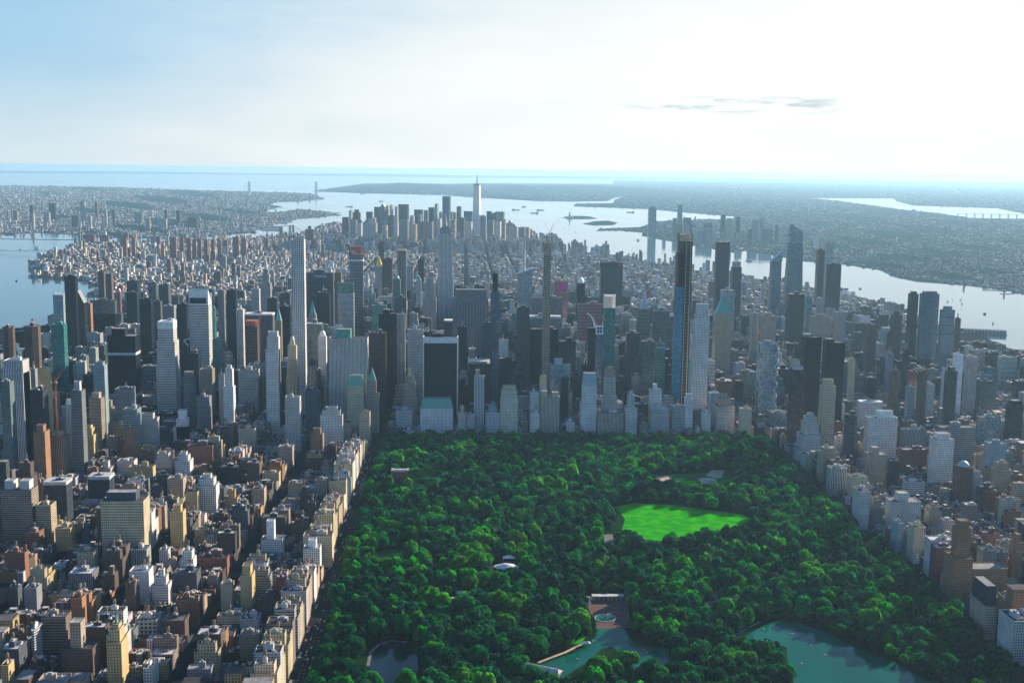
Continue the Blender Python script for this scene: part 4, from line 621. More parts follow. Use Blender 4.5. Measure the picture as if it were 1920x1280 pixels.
for (a, b, t, Y, sty, tn, d, kw) in ((1215, 1231, 392, 10560, 'curtain', 'B', 'tallest cross-harbour tower standing at the water tip', dict(uniq=True, ref='waterfront tip tower', cr=[('tier', [(.75, 388)])])), (1270, 1280, 384, 11200, 'curtain', 'B', 'slim blue tower inland across the river', dict(uniq=True, ref='slim cross-river tower')), (1351, 1361, 403, 10200, 'slab', 'D', 'dark blue tower', {}), (1362, 1373, 409, 10100, 'piers', 'P', 'pale residential tower', {}), (1379, 1388, 407, 10400, 'slab', 'D', 'dark blue tower', {}),
        (1319, 1336, 418, 10300, 'slab', 'B', 'broad blue block', {}), (1281, 1296, 408, 11000, 'slab', 'B', 'broad blue block', {}), (1261, 1269, 409, 11000, 'piers', 'D', 'blue-grey tower', {}), (1242, 1249, 419, 10700, 'piers', 'P', 'pale residential tower', {}), (1263, 1280, 421, 10450, 'piers', 'D', 'blue-grey tower', {}), (1304, 1320, 432, 9800, 'piers', 'L', 'pale blue block', {}), (1322, 1335, 427, 9900, 'piers', 'L', 'pale blue block', {}), (1350, 1362, 436, 9700, 'piers', 'S', 'brown-grey block', {}),
        (1409, 1422, 413, 10200, 'piers', 'L', 'pale blue tower', {}), (1423, 1433, 409, 10300, 'piers', 'P', 'pale residential tower', {}), (1427, 1449, 429, 9600, 'curtain', 'B', 'broad blue block', {}), (1402, 1410, 430, 9500, 'piers', 'D', 'blue-grey tower', {}), (1452, 1460, 422, 9700, 'piers', 'G', 'grey tower', {}), (1380, 1392, 436, 9500, 'punch', 'S', 'brown-grey block', {}), (1525, 1536, 443, 9300, 'punch', 'P', 'pale residential tower', {}), (1536, 1548, 446, 9200, 'punch', 'S', 'brown-grey block', {})):
    far(a, b, t, Y, sty, tn, d+('' if kw else ' across the river'), c='O', **kw)
for (a, b, t, Y, tn) in ((149, 160, 377, 12500, 'P'), (91, 105, 381, 12800, 'D'), (177, 184, 380, 12600, 'R'), (55, 63, 384, 12400, 'D'), (59, 65, 400, 11000, 'P'), (195, 201, 392, 12300, 'P'), (81, 94, 398, 12000, 'P'), (134, 148, 404, 11500, 'D'), (252, 268, 398, 12300, 'L'), (296, 313, 410, 11200, 'P'), (330, 338, 395, 12000, 'D'), (308, 314, 393, 12200, 'D'), (352, 370, 409, 11500, 'D'), (188, 200, 434, 9400, 'W'), (150, 178, 440, 9100, 'R'), (187, 205, 441, 9000, 'R'), (24, 34, 395, 12600, 'S'), (273, 282, 410, 11200, 'S'), (210, 216, 394, 12400, 'D'), (165, 172, 404, 11300, 'P')):
    far(a, b, t, Y, 'piers', tn, TW[tn]+' tower across the east river', c='A')
for (a, b, t) in ((226, 238, 446), (246, 254, 444), (293, 301, 443), (318, 331, 445), (336, 345, 447), (349, 358, 446), (360, 368, 449), (370, 378, 448), (382, 390, 449), (395, 403, 450), (407, 415, 449), (419, 427, 450), (436, 448, 444), (452, 462, 447)):
    far(a, b, t, 7600, 'punch', 'R', 'red-brown housing slab in the riverside row', c='A', D=22)
# ------------------------------------------------------------------ the ground, the water and the far shores
def sheet(name, pts, z, mat, kind='structure', thick=None):
    m = MB(); m.face([(x, y, z) for x, y in pts], mat, (.3, .3, .3))
    if thick:
        n = len(pts)
        for i in range(n): j = (i+1) % n; m.face([(pts[i][0], pts[i][1], z-thick), (pts[j][0], pts[j][1], z-thick), (pts[j][0], pts[j][1], z), (pts[i][0], pts[i][1], z)], 'plain', (.2, .2, .19))
    o = m.build(name); o['kind'] = kind; return o
def area(pts): return sum(pts[i][0]*pts[(i+1) % len(pts)][1]-pts[(i+1) % len(pts)][0]*pts[i][1] for i in range(len(pts)))
def G(*pp):
    p = [gnd(*q) for q in pp]
    return p if area(p) > 0 else p[::-1]
sheet('water', [(-90000, -3000), (90000, -3000), (90000, 98000), (-90000, 98000)], 0, 'water')
HUD = [(998, 449), (1033, 459), (1059, 473), (1091, 473), (1152, 478), (1181, 486), (1237, 497), (1266, 505), (1330, 512), (1400, 520), (1500, 535), (1575, 550), (1603, 561), (1644, 568), (1687, 580), (1697, 597), (1760, 607), (1803, 616), (1830, 622), (1860, 640), (1878, 650), (1920, 660)]
EAST = [(640, 432), (560, 441), (527, 443), (470, 446), (400, 449), (300, 454), (200, 455), (150, 459), (110, 472), (84, 484), (72, 497), (70, 513), (78, 519), (120, 523), (160, 527), (183, 533), (190, 545), (180, 560), (150, 585), (100, 605), (60, 615), (-30, 618)]
man = [gnd(*p) for p in EAST]+[(-1750, 2000), (-2000, 600), (-2000, -2500), (2600, -2500), (2400, 1200)]+[gnd(*p) for p in HUD[::-1]]+[gnd(*p) for p in ((960, 440), (900, 436), (800, 433), (700, 431))]
if area(man) < 0: man = man[::-1]
sheet('city_ground', man, 1.6, 'city_ground', thick=2.4)
LANDS = {}
LANDS['east'] = G((640, 403), (600, 396), (560, 393), (530, 397), (500, 400), (500, 393), (530, 388), (505, 384), (520, 378), (560, 378), (607, 373), (583, 363), (487, 360), (367, 357), (200, 351), (0, 348), (-700, 340), (-700, 442), (0, 441), (70, 436), (140, 440), (200, 446), (290, 446), (400, 443), (470, 437), (483, 430), (500, 432), (505, 422), (545, 416), (547, 411), (580, 409))
LANDS['staten'] = G((585, 359), (640, 361), (700, 363), (760, 364), (830, 366), (900, 371), (1006, 377), (1080, 378), (1140, 377), (1152, 371), (1300, 350), (1200, 345), (900, 343.5), (800, 346), (700, 349), (640, 353))
LANDS['jersey'] = G((2500, 600), (1920, 550), (1862, 541), (1803, 534), (1719, 528), (1681, 520), (1650, 506), (1578, 495), (1512, 490), (1440, 477), (1400, 470), (1373, 473), (1272, 455), (1235, 448), (1203, 442), (1205, 436), (1160, 432), (1118, 433), (1125, 429), (1200, 426), (1230, 415), (1330, 411), (1372, 413), (1377, 406), (1280, 398), (1216, 392), (1075, 387), (1080, 382), (1150, 381), (1152, 375), (1200, 358), (1150, 345), (1150, 338.5), (2500, 350))
LANDS['highland'] = G((-900, 318), (1950, 348), (1150, 336), (1000, 335), (600, 329), (300, 326), (0, 324.5), (-900, 316))
LANDS['liberty'] = G((1054, 408), (1070, 411), (1100, 411), (1120, 410), (1105, 406), (1085, 405), (1065, 405.5))
LANDS['ellis'] = G((1093, 420), (1115, 423), (1150, 422), (1158, 418), (1140, 414), (1115, 415))
LANDS['governors'] = G((500, 412), (560, 409), (632, 401), (640, 398), (600, 401), (560, 404), (510, 407))
for k, p in LANDS.items():
    nm = {'east': 'far_shore', 'staten': 'island_shore', 'jersey': 'river_shore', 'highland': 'coast', 'liberty': 'small_island', 'ellis': 'pier_island', 'governors': 'harbour_island'}[k]
    if k == 'highland': p = [gnd(*q) for q in ((-900, 317.5), (0, 324.5), (300, 326.2), (600, 329.5), (1000, 334.5), (1150, 336), (1950, 346.5))]; p = p+[(88000, 97000), (-88000, 97000)]; p = p if area(p) > 0 else p[::-1]
    sheet(nm, p, 2.0, 'far_ground', thick=2.2)
sheet('inlet_water', G((1520, 371.5), (1675, 372.5), (1682, 378), (1712, 386), (1869, 391), (1925, 402), (1925, 411), (1819, 409), (1760, 400), (1681, 392), (1625, 384), (1575, 377.5)), 3.2, 'water')
sheet('north_inlet_water', G((150, 455.5), (200, 452.5), (300, 451), (400, 447.5), (400, 449), (300, 453.5), (200, 456), (150, 458.5)), 3.2, 'water')
def hills(name, pts, hmax, seed, sx=1500):
    m = MB(); r = random.Random(seed); xs = [p[0] for p in pts]; ys = [p[1] for p in pts]; x0, x1, y0, y1 = min(xs), max(xs), min(ys), max(ys)
    nx, ny = 60, 16; ph = [(r.uniform(0, 6), r.uniform(.6, 2)) for _ in range(5)]
    def h(i, j):
        u, v = i/nx, j/ny; e = min(1, u*5, (1-u)*3)*math.sin(math.pi*v)
        return 2.2+hmax*max(0, e)*(.62+.2*math.sin(u*9*ph[0][1]+ph[0][0])+.12*math.sin(u*23*ph[1][1]+v*5+ph[1][0])+.06*math.sin(u*51+ph[2][0]))
    for i in range(nx):
        for j in range(ny):
            q = [(x0+(x1-x0)*a/nx, y0+(y1-y0)*b/ny, h(a, b)) for a, b in ((i, j), (i+1, j), (i+1, j+1), (i, j+1))]
            m.face(q, 'far_ground', (.3, .3, .3))
    return struct(m.build(name))
hx0, hy0 = gnd(600, 356); hx1, _ = gnd(1250, 357)
hills('hills', [(hx0, 30500), (gnd(1270, 362)[0]*1.15, 46000)], 170, 4)
hills('far_hills', [(-60000, 93000), (70000, 96500)], 150, 9)
# ------------------------------------------------------------------ streets, pavements and the park
AVX = [-1370, -1160, -945, -745, -605, -465, -325, -185, 100, 385, 673, 950, 1225, 1500, 1760]
ST0 = 2585.0
def sty(n): return ST0+(59-n)*80.0
PX0, PX1, PY1 = -168.0, 658.0, 2552.0
sheet('park_ground', rect(PX0, PX1, 700, PY1), 1.9, 'park_ground', thick=.3)
pv = MB()
SB = [n for n in range(30, 86)]
def blocks():
    for n in SB:
        y1, y0 = sty(n-1)-9, sty(n)+9
        if n-1 < 30: continue
        for k in range(len(AVX)-1):
            a, b = AVX[k]+15, AVX[k+1]-15
            if n > 59 and a >= -190 and b <= 665: continue
            yield n, k, a, b, y0, y1
BL = []
for n, k, a, b, y0, y1 in blocks():
    yy0, yy1 = sty(n)+9, sty(n-1)-9
    BL.append((n, k, a, b, yy0, yy1)); pv.box(a, b, yy0, yy1, 1.6, 1.75, 'pavement', (.3, .3, .3), cap='pavement')
pv.box(-171.5, -168, 700, 2552, 1.6, 1.76, 'pavement', (.3, .3, .3), cap='pavement'); pv.box(658, 661, 700, 2552, 1.6, 1.76, 'pavement', (.3, .3, .3), cap='pavement')
struct(pv.build('pavement'))
rm = MB()
for n in range(60, 80):
    y = sty(n)
    for X in (-198, -172):
        for i in range(9): rm.face([(X-1.2+0, y-9+i*2, 1.66), (X+2.4, y-9+i*2, 1.66), (X+2.4, y-8.2+i*2, 1.66), (X-1.2, y-8.2+i*2, 1.66)], 'plain', (.7, .7, .7))
    for X in (-190, -185, -180):
        for i in range(6): rm.face([(X-.1, y+12+i*10, 1.66), (X+.1, y+12+i*10, 1.66), (X+.1, y+16+i*10, 1.66), (X-.1, y+16+i*10, 1.66)], 'plain', (.7, .7, .7))
struct(rm.build('road_markings'))
PARKHOLES = []
def pk(name, pts, z, mat, grow=1.0, free=True, thick=None):
    p = G(*pts); 
    if free: PARKHOLES.append((p, grow))
    return sheet(name, p, z, mat, thick=thick)
pk('lawn', [(1150, 952), (1190, 945), (1260, 948), (1330, 958), (1392, 966), (1412, 976), (1370, 992), (1300, 1003), (1270, 1012), (1235, 1016), (1195, 1011), (1166, 995), (1172, 975), (1162, 962)], 2.04, 'lawn', 8)
LAWN1 = PARKHOLES[-1][0]
pk('ball_field', [(1220, 892), (1300, 889), (1365, 884), (1370, 900), (1345, 912), (1240, 909), (1212, 902)], 2.04, 'lawn_shaded', 8)
BALL = PARKHOLES[-1][0]
pk('outfield_lawn', [(1238, 906), (1262, 903), (1312, 903), (1322, 910), (1290, 912), (1250, 911)], 2.07, 'lawn', 1)
for q in ([(1224, 899), (1232, 895), (1250, 894), (1259, 898), (1255, 904), (1235, 905)], [(1308, 900), (1318, 897), (1338, 898), (1345, 903), (1338, 909), (1318, 908)], [(1322, 893), (1335, 882), (1359, 883), (1352, 898), (1340, 897)]): pk('sand_infield', q, 2.1, 'sand', 1)
pk('lawn', [(1272, 1045), (1300, 1036), (1316, 1040), (1312, 1064), (1290, 1082), (1268, 1078)], 2.04, 'lawn_shaded', 4)
pk('lawn', [(700, 1040), (730, 1030), (762, 1034), (758, 1058), (720, 1066)], 2.04, 'lawn_shaded', 3)
pk('lawn', [(1075, 1210), (1092, 1190), (1098, 1196), (1090, 1208)], 2.04, 'lawn', 2)
pk('paving', [(1097, 1121), (1172, 1117), (1180, 1150), (1184, 1178), (1118, 1181), (1106, 1150)], 2.06, 'paving', 5)
pk('paving', [(1132, 1004), (1148, 1003), (1153, 1030), (1134, 1029)], 2.06, 'path', 8)
pk('paving', [(956, 876), (995, 874), (998, 884), (960, 885)], 2.06, 'path', 3)
pk('paving', [(828, 885), (850, 883), (852, 891), (830, 893)], 2.06, 'path', 2)
LAKE = [(1386, 1204), (1398, 1194), (1437, 1172), (1465, 1166), (1500, 1170), (1545, 1186), (1600, 1214), (1680, 1246), (1760, 1290), (1800, 1340), (1790, 1390), (1700, 1430), (1600, 1425), (1525, 1380), (1500, 1320), (1478, 1250), (1474, 1215), (1440, 1206), (1410, 1210)]
LAKE2 = [(1000, 1252), (1035, 1240), (1081, 1225), (1097, 1211), (1116, 1196), (1121, 1181), (1168, 1179), (1182, 1200), (1205, 1212), (1255, 1218), (1252, 1245), (1215, 1264), (1190, 1262), (1175, 1240), (1150, 1215), (1128, 1218), (1108, 1240), (1082, 1256), (1050, 1276), (1010, 1268)]
POND = [(691, 1247), (696, 1226), (710, 1212), (734, 1204), (761, 1208), (783, 1235), (784, 1262), (760, 1282), (720, 1282), (696, 1268)]
sheet('lake_water', G(*LAKE), 2.04, 'lakewater'); sheet('lake_arm_water', G(*LAKE2), 2.05, 'lakewater'); sheet('pond_water', G(*POND), 2.05, 'pondwater')
for p in (LAKE, LAKE2, POND): PARKHOLES.append((G(*p), 8.0))
for _p, _k in ((BALL, 46), (BALL, 32), (BALL, 18), (LAWN1, 38), (LAWN1, 20), (G(*LAKE), 26), (G(*LAKE2), 22), (G(*POND), 24)): PARKHOLES.append(([(a, b-_k) for a, b in _p], 2))
PARKHOLES.append(([(a-14, b-8) for a, b in LAWN1], 2))
def strip(name, pts, w, z, mat, hole=True):
    g = [gnd(*p) for p in pts]; m = MB()
    for i in range(len(g)-1):
        a, b = np.array(g[i]), np.array(g[i+1]); d = (b-a)/np.linalg.norm(b-a); nn = np.array((-d[1], d[0]))*w/2; e = d*w*.25
        m.face([(*(a-e-nn), z+i*.004), (*(b+e-nn), z+i*.004), (*(b+e+nn), z+i*.004), (*(a-e+nn), z+i*.004)], mat, (.3,)*3)
        if hole: PARKHOLES.append(([tuple(a-nn), tuple(b-nn), tuple(b+nn), tuple(a+nn)], .5))
    return struct(m.build(name))
strip('pond_rim', [(690, 1250), (695, 1225), (710, 1211), (734, 1203), (762, 1206)], 4, 2.1, 'path')
strip('shore_path', [(1010, 1244), (1030, 1236), (1060, 1225), (1082, 1214), (1094, 1208)], 4, 2.12, 'sand')
strip('shore_path', [(1356, 1196), (1380, 1192), (1404, 1178), (1424, 1168)], 3.5, 2.12, 'path')
strip('park_path', [(1270, 1132), (1310, 1134), (1345, 1130), (1370, 1138)], 7, 2.13, 'path'); strip('park_path', [(1345, 1130), (1340, 1118), (1352, 1108)], 6, 2.15, 'path')
strip('park_path', [(812, 1030), (806, 1060), (818, 1092), (834, 1120)], 6, 2.14, 'path'); strip('park_path', [(735, 1136), (762, 1132), (790, 1129)], 7, 2.13, 'path'); strip('park_path', [(952, 1232), (960, 1205), (955, 1180), (945, 1165)], 4, 2.13, 'path')
strip('park_drive', [(1420, 900), (1418, 935), (1400, 950)], 9, 2.13, 'path'); strip('park_drive', [(1140, 1030), (1140, 1075), (1138, 1117)], 9, 2.16, 'path', hole=False)
strip('park_path', [(688, 1146), (700, 1118), (706, 1100)], 5, 2.14, 'path')
def inpoly(x, y, p, g=0):
    c = False; n = len(p)
    for i in range(n):
        x1, y1 = p[i]; x2, y2 = p[i-1]
        if (y1 > y) != (y2 > y) and x < (x2-x1)*(y-y1)/(y2-y1)+x1: c = not c
    if c or g <= 0: return c
    for i in range(n):
        x1, y1 = p[i]; x2, y2 = p[i-1]; L2 = (x2-x1)**2+(y2-y1)**2 or 1; t = max(0, min(1, ((x-x1)*(x2-x1)+(y-y1)*(y2-y1))/L2))
        if math.hypot(x-x1-t*(x2-x1), y-y1-t*(y2-y1)) < g: return True
    return False
for px_, py_, w_, dn_, up_ in ((949, 1070, 24, 34, 18), (955, 1058, 14, 10, 10), (750, 900, 20, 34, 16), (1014, 1262, 30, 26, 12), (1137, 1042, 14, 22, 8), (1136, 1072, 5, 10, 4), (1332, 905, 12, 20, 8), (845, 888, 12, 20, 8), (833, 1130, 12, 20, 8), (1030, 1140, 10, 16, 8), (1455, 952, 16, 26, 8), (1415, 958, 12, 20, 8), (930, 914, 12, 20, 8), (1290, 1112, 10, 16, 8), (975, 880, 30, 30, 16), (1098, 1212, 10, 14, 8)):
    x_, y_ = gnd(px_, py_); PARKHOLES.append((rect(x_-w_, x_+w_, y_-dn_, y_+up_), 2))
# ------------------------------------------------------------------ things of the park
PLACES = []   # (label phrase, px, py) to name trees by
def place(ph, px, py): PLACES.append((ph, px, py))
place('bright green meadow', 1255, 980); place('fountain terrace', 1140, 1150); place('oval model-boat pond', 735, 1245); place('white oval tent', 949, 1069); place('wide lake', 1560, 1230); place('boathouse', 1015, 1258); place('sandy ball fields', 1290, 898); place('brick house in the trees', 749, 892); place('narrow lake arm', 1110, 1215); place('curved path', 1340, 1125)
def park_things():
    x, y = gnd(1135, 1161)
    r = root('fountain', (x, y, 2.06)); tag(r, 'round tiered stone fountain in the middle of the brick terrace', 'fountain')
    b = MB(); b.loft(ngon(0, 0, 14, 14, 24), 0, ngon(0, 0, 14, 14, 24), .7, 'plain', T['S']); b.loft(ngon(0, 0, 14, 14, 24), .7, ngon(0, 0, 13, 13, 24), .7, 'plain', T['P']); b.build('basin', r)
    b = MB(); b.face([(a, c, .5) for a, c in ngon(0, 0, 13, 13, 24)], 'lakewater', (0, 0, 0)); b.build('basin_water', r)
    b = MB(); b.loft(ngon(0, 0, 1.4, 1.4, 10), 0, ngon(0, 0, .7, .7, 10), 3, 'plain', T['M']); b.loft(ngon(0, 0, 2.6, 2.6, 12), 3, ngon(0, 0, 3, 3, 12), 3.5, 'plain', T['M'], cap='plain'); b.loft(ngon(0, 0, .6, .6, 8), 3.5, ngon(0, 0, .5, .5, 8), 5.5, 'plain', T['M']); b.build('pedestal', r)
    b = MB(); b.loft(ngon(0, 0, .7, .5, 8), 5.5, ngon(0, 0, .35, .3, 8), 7.4, 'plain', T['M'], cap='plain')
    for s in (-1, 1): b.face([(0, .1, 7), (s*2.2, .5, 7.6), (s*1.8, .6, 5.9), (0, .2, 6.3)], 'plain', T['M'])
    b.build('winged_figure', r)
    r = root('terrace_arcade', (*gnd(1140, 1128), 2.06)); tag(r, 'grey stone arcade with stairs behind the fountain terrace', 'arcade')
    b = MB()
    for i in range(-3, 4): b.box(i*6-.7, i*6+.7, 0, 8, 0, 5, 'plain', T['S'])
    b.box(-22, 22, -.3, 9, 5, 6.4, 'plain', T['S'], captint=T['P']); b.build('wall', r)
    for s in (-1, 1):
        b = MB()
        for i in range(10): b.box(s*31-6, s*31+6, -14+i*1.6, -12.4+i*1.6, 0, .5+i*.55, 'plain', T['P'])
        b.build('staircase', r)
    x, y = gnd(949, 1070); r = root('tent', (x, y, 2)); tag(r, 'white oval tent roof among the trees', 'tent')
    b = MB(); 
    for i in range(3): b.loft(ngon(0, 0, 19-i*5, 13-i*3.5, 20), 5+i*1.5, ngon(0, 0, 14-i*5, 9.5-i*3.5, 20), 6.5+i*1.5, 'plain', (.85, .85, .85), cap='plain' if i == 2 else None)
    b.build('canopy', r); b = MB()
    for a, c in ngon(0, 0, 18, 12, 10): b.bar((a, c, 0), (a, c, 5), .25, 'metal', (.7,)*3)
    b.build('pole', r)
    x, y = gnd(955, 1058); r = root('stage', (x, y, 2)); tag(r, 'small white stage canopy behind the oval tent', 'stage'); b = MB(); b.box(-9, 9, -4, 5, 0, 1.4, 'plain', (.25,)*3); b.build('platform', r); b = MB(); b.loft(rect(-10, 10, -5, 6), 9, rect(-3, 3, -1, 2), 12, 'plain', (.8,)*3, cap='plain'); 
    for a, c in rect(-9.5, 9.5, -4.5, 5.5): b.bar((a, c, 0), (a, c, 9), .3, 'metal', (.6,)*3)
    b.build('canopy', r)
    x, y = gnd(1014, 1262); r = root('boathouse', (x, y, 2)); tag(r, 'long low boathouse with pale roofs on the lake arm', 'boathouse'); r.rotation_euler[2] = -.5
    b = MB(); b.box(-24, 24, -5, 5, 0, 4.5, 'punch', T['S'], cap=False); b.build('wall', r); b = MB(); b.loft(rect(-26, 26, -6.5, 6.5), 4.5, rect(-22, 22, -.5, .5), 8, 'roof', (.7, .66, .6), cap='roof'); b.build('roof', r)
    b = MB(); b.box(-27, 27, -14, -7, 0, .6, 'plain', (.7, .6, .48)); b.build('deck', r)
    b = MB(); b.loft(rect(-22, 6, -13.5, -9), 3.4, rect(-21, 5, -11.4, -11), 5, 'plain', (.85,)*3, cap='plain'); b.build('awning', r)
    x, y = gnd(1098, 1212); r = root('lake_pavilion', (x, y, 2)); tag(r, 'small pale open shelter at the tip of the shore path', 'pavilion'); b = MB(); b.loft(rect(-6, 6, -3, 3), 3.2, rect(-3, 3, -.2, .2), 5.2, 'plain', (.8, .8, .78), cap='plain'); b.build('roof', r); b = MB()
    for a, c in rect(-5, 5, -2.4, 2.4): b.bar((a, c, 0), (a, c, 3.2), .25, 'plain', (.5,)*3)
    b.build('post', r)
    x, y = gnd(750, 900); r = root('brick_house', (x, y, 2)); tag(r, 'brick house with white-edged roof and corner turrets among park trees', 'house'); b = MB(); b.box(-15, 15, 0, 12, 0, 15, 'punch', T['O'], cap=False); b.build('wall', r)
    b = MB(); b.loft(rect(-15.4, 15.4, -.4, 12.4), 15, rect(-13, 13, 3, 9), 18.5, 'roof', (.75, .72, .68), cap='roof'); b.build('roof', r)
    for a, c in rect(-15, 15, 0, 12):
        b = MB(); q = ngon(a, c, 2.4, 2.4, 8); b.loft(q, 0, q, 18.5, 'plain', T['O'], cap='plain', captint=(.8,)*3); b.build('turret', r)
    x, y = gnd(1137, 1042); r = root('bandshell', (x, y, 2)); tag(r, 'pale stone bandshell beside the tree-lined mall', 'bandshell'); b = MB(); n = 10
    for i in range(n):
        a0, a1 = math.pi*i/n, math.pi*(i+1)/n
        b.face([(8*math.cos(a0), 0, 9*math.sin(a0)), (8*math.cos(a1), 0, 9*math.sin(a1)), (3*math.cos(a1), 5, 4*math.sin(a1)), (3*math.cos(a0), 5, 4*math.sin(a0))], 'plain', T['P'])
    b.build('shell', r); b = MB(); b.box(-10, 10, -5, 5.4, 0, 1.2, 'plain', T['P']); b.build('platform', r)
    for i, (px, py, tn) in enumerate(((1332, 905, 'P'), (845, 888, 'W'), (833, 1130, 'P'), (865, 1118, 'S'), (1030, 1140, 'P'), (1455, 952, 'W'), (1415, 958, 'S'), (933, 1145, 'P'), (1316, 1032, 'S'), (930, 914, 'W'), (1290, 1112, 'P'))):
        x, y = gnd(px, py); r = root('park_pavilion', (x, y, 2)); nm = ['beside the sandy ball fields', 'at the zoo near the park wall', 'on the drive above the pond', 'east of the great yellow-green trees', 'near the terrace drive', 'by the west drive restaurant', 'left of the west drive restaurant', 'in the shade below the oval tent', 'behind the shaded lawn', 'near the skating rink', 'on the curved path'][i]
        tag(r, 'small low park building with pale roof '+nm, 'park building'); w = 7+i % 3*3; b = MB(); b.box(-w, w, -4, 4, 0, 4, 'punch', T[tn], cap=False); b.build('wall', r); b = MB(); b.loft(rect(-w-.8, w+.8, -4.8, 4.8), 4, rect(-w+2, w-2, -.4, .4), 6.6, 'roof', (.6, .6, .6), cap='roof'); b.build('roof', r)
    r = root('flagpole', (*gnd(1136, 1072), 2)); tag(r, 'two white poles standing side by side on the mall lawn', 'flagpole'); b = MB(); b.bar((-2, 0, 0), (-2, 0, 26), .35, 'metal', (.8,)*3, 6); b.bar((3, 0, 0), (3, 0, 22), .35, 'metal', (.8,)*3, 6); b.build('pole', r)
park_things()
# rowing boats on the lake
def boat_mesh(Lh, Wd, Hh, tint, cabin):
    m = MB(); k = [(-.5, .28), (-.38, .45), (0, .5), (.3, .38), (.5, .02)]
    p0 = [(a*Lh, -b*Wd) for a, b in k]+[(a*Lh, b*Wd) for a, b in k[::-1]]; p1 = [(a*.92, b*.7) for a, b in p0]
    m.loft(p1, -.2*Hh, p0, Hh, 'plain', tint, cap='plain', captint=tuple(c*.7 for c in tint)); return m
bm = boat_mesh(4.6, 1.5, .5, (.7, .68, .62), 0).mesh('hull'); om = MB(); om.bar((0, -2.4, .5), (0, 2.4, .5), .1, 'plain', (.5, .35, .2), 3); om = om.mesh('oar'); sm = MB()
for a in (-1.2, .2): sm.box(a-.2, a+.2, -.6, .6, .45, .6, 'plain', (.4, .25, .15))
sm = sm.mesh('thwart')
for i, (px, py, w) in enumerate(((1485, 1190, 'nearest the head of the wide lake'), (1521, 1212, 'in the middle of the wide lake'), (1547, 1230, 'farther right on the wide lake'), (1503, 1246, 'near the tip of the island trees'), (1432, 1182, 'by the shore path of the wide lake'), (1208, 1221, 'in the cove between island and shore'), (1214, 1225, 'second in the cove between island and shore'), (1244, 1229, 'at the mouth of the cove'), (1112, 1204, 'in front of the fountain terrace'), (1083, 1238, 'off the shelter on the narrow lake arm'), (1184, 1207, 'right of the terrace landing'))):
    r = root('rowing_boat', (*gnd(px, py), 2.2)); r.rotation_euler[2] = i*1.3; tag(r, 'tiny pale rowing boat '+w, 'rowing boat', 'rowing boats on the lake')
    for nm, me in (('hull', bm), ('oar', om), ('thwart', sm)):
        o = bpy.data.objects.new(nm, me); COL.objects.link(o); o.parent = r
# ------------------------------------------------------------------ the ordinary buildings of every block
def clear_rect(x0, x1, y0, y1):
    for a, b, c, d in RECTS:
        if x0 < b and x1 > a and y0 < d and y1 > c: return False
    return True
def cap_height(x0, x1, y0, y1, h):
    pa, _ = proj(x0, y0, h); pb, _ = proj(x1, y0, h); lo, hi = min(pa, pb), max(pa, pb)+1
    for a, b, yv, Y in OCC:
        if Y > y0-2 and lo < b-1 and hi > a+1:
            hm = at((a+b)/2, yv, y1)[1]
            if h > hm: h = max(7.0, hm)
    return h
PAL = {'ues': ['C', 'S', 'Y', 'N', 'S', 'S', 'O', 'N', 'N', 'R', 'P', 'W', 'M', 'G', 'M', 'N', 'O'], 'mid': ['G', 'D', 'K', 'K', 'P', 'D', 'W', 'U', 'L', 'G', 'D', 'K', 'W', 'B', 'U', 'P', 'W'], 'uws': ['S', 'S', 'N', 'P', 'C', 'O', 'R', 'G', 'M', 'W'], 'town': ['N', 'R', 'S', 'G', 'M', 'O', 'P', 'C']}
RECS = []
r1 = random.Random(21)
def addrec(kind, x0, x1, y0, y1, h, zone):
    if not clear_rect(x0, x1, y0, y1):
        if max(x1-x0, y1-y0) > 13:
            if x1-x0 > y1-y0: m_ = (x0+x1)/2; addrec(kind, x0, m_-.1, y0, y1, h*r1.uniform(.6, .9), zone); addrec(kind, m_+.1, x1, y0, y1, h*r1.uniform(.6, .9), zone)
            else: m_ = (y0+y1)/2; addrec(kind, x0, x1, y0, m_-.1, h*r1.uniform(.6, .9), zone); addrec(kind, x0, x1, m_+.1, y1, h*r1.uniform(.6, .9), zone)
        return False
    if kind == 'apt' and h < 24: kind = 'town'
    tn = r1.choice(PAL[zone] if not (x1 > -235 and x1 < -150 and y1 < 2560) else 'CCCPYWSC'); c = T[tn]; k = r1.uniform(.65, 1.0); tint = tuple(min(.8, v*k*r1.uniform(.93, 1.07)) for v in c)
    h = cap_height(x0, x1, y0, y1, h)
    if zone == 'mid': s = {'K': 'slab', 'D': 'slab', 'U': 'curtain', 'L': 'curtain', 'B': 'curtain'}.get(tn) or r1.choice(['punch', 'punch', 'grid', 'piers', 'bands'])
    else: s = r1.choice(['punch', 'punch', 'punch', 'grid', 'bands' if h > 40 else 'punch', 'punch'])
    RECS.append(dict(k=kind, x0=x0, x1=x1, y0=y0, y1=y1, h=h, s=s, tn=tn, t=tint, zone=zone, seed=r1.randint(0, 10**6))); return True
def split(a, b, lo, hi):
    out = []; x = a
    while x < b-1:
        w = r1.uniform(lo, hi)
        if b-x-w < lo*.7: w = b-x
        out.append((x, min(b, x+w))); x += w
    return out
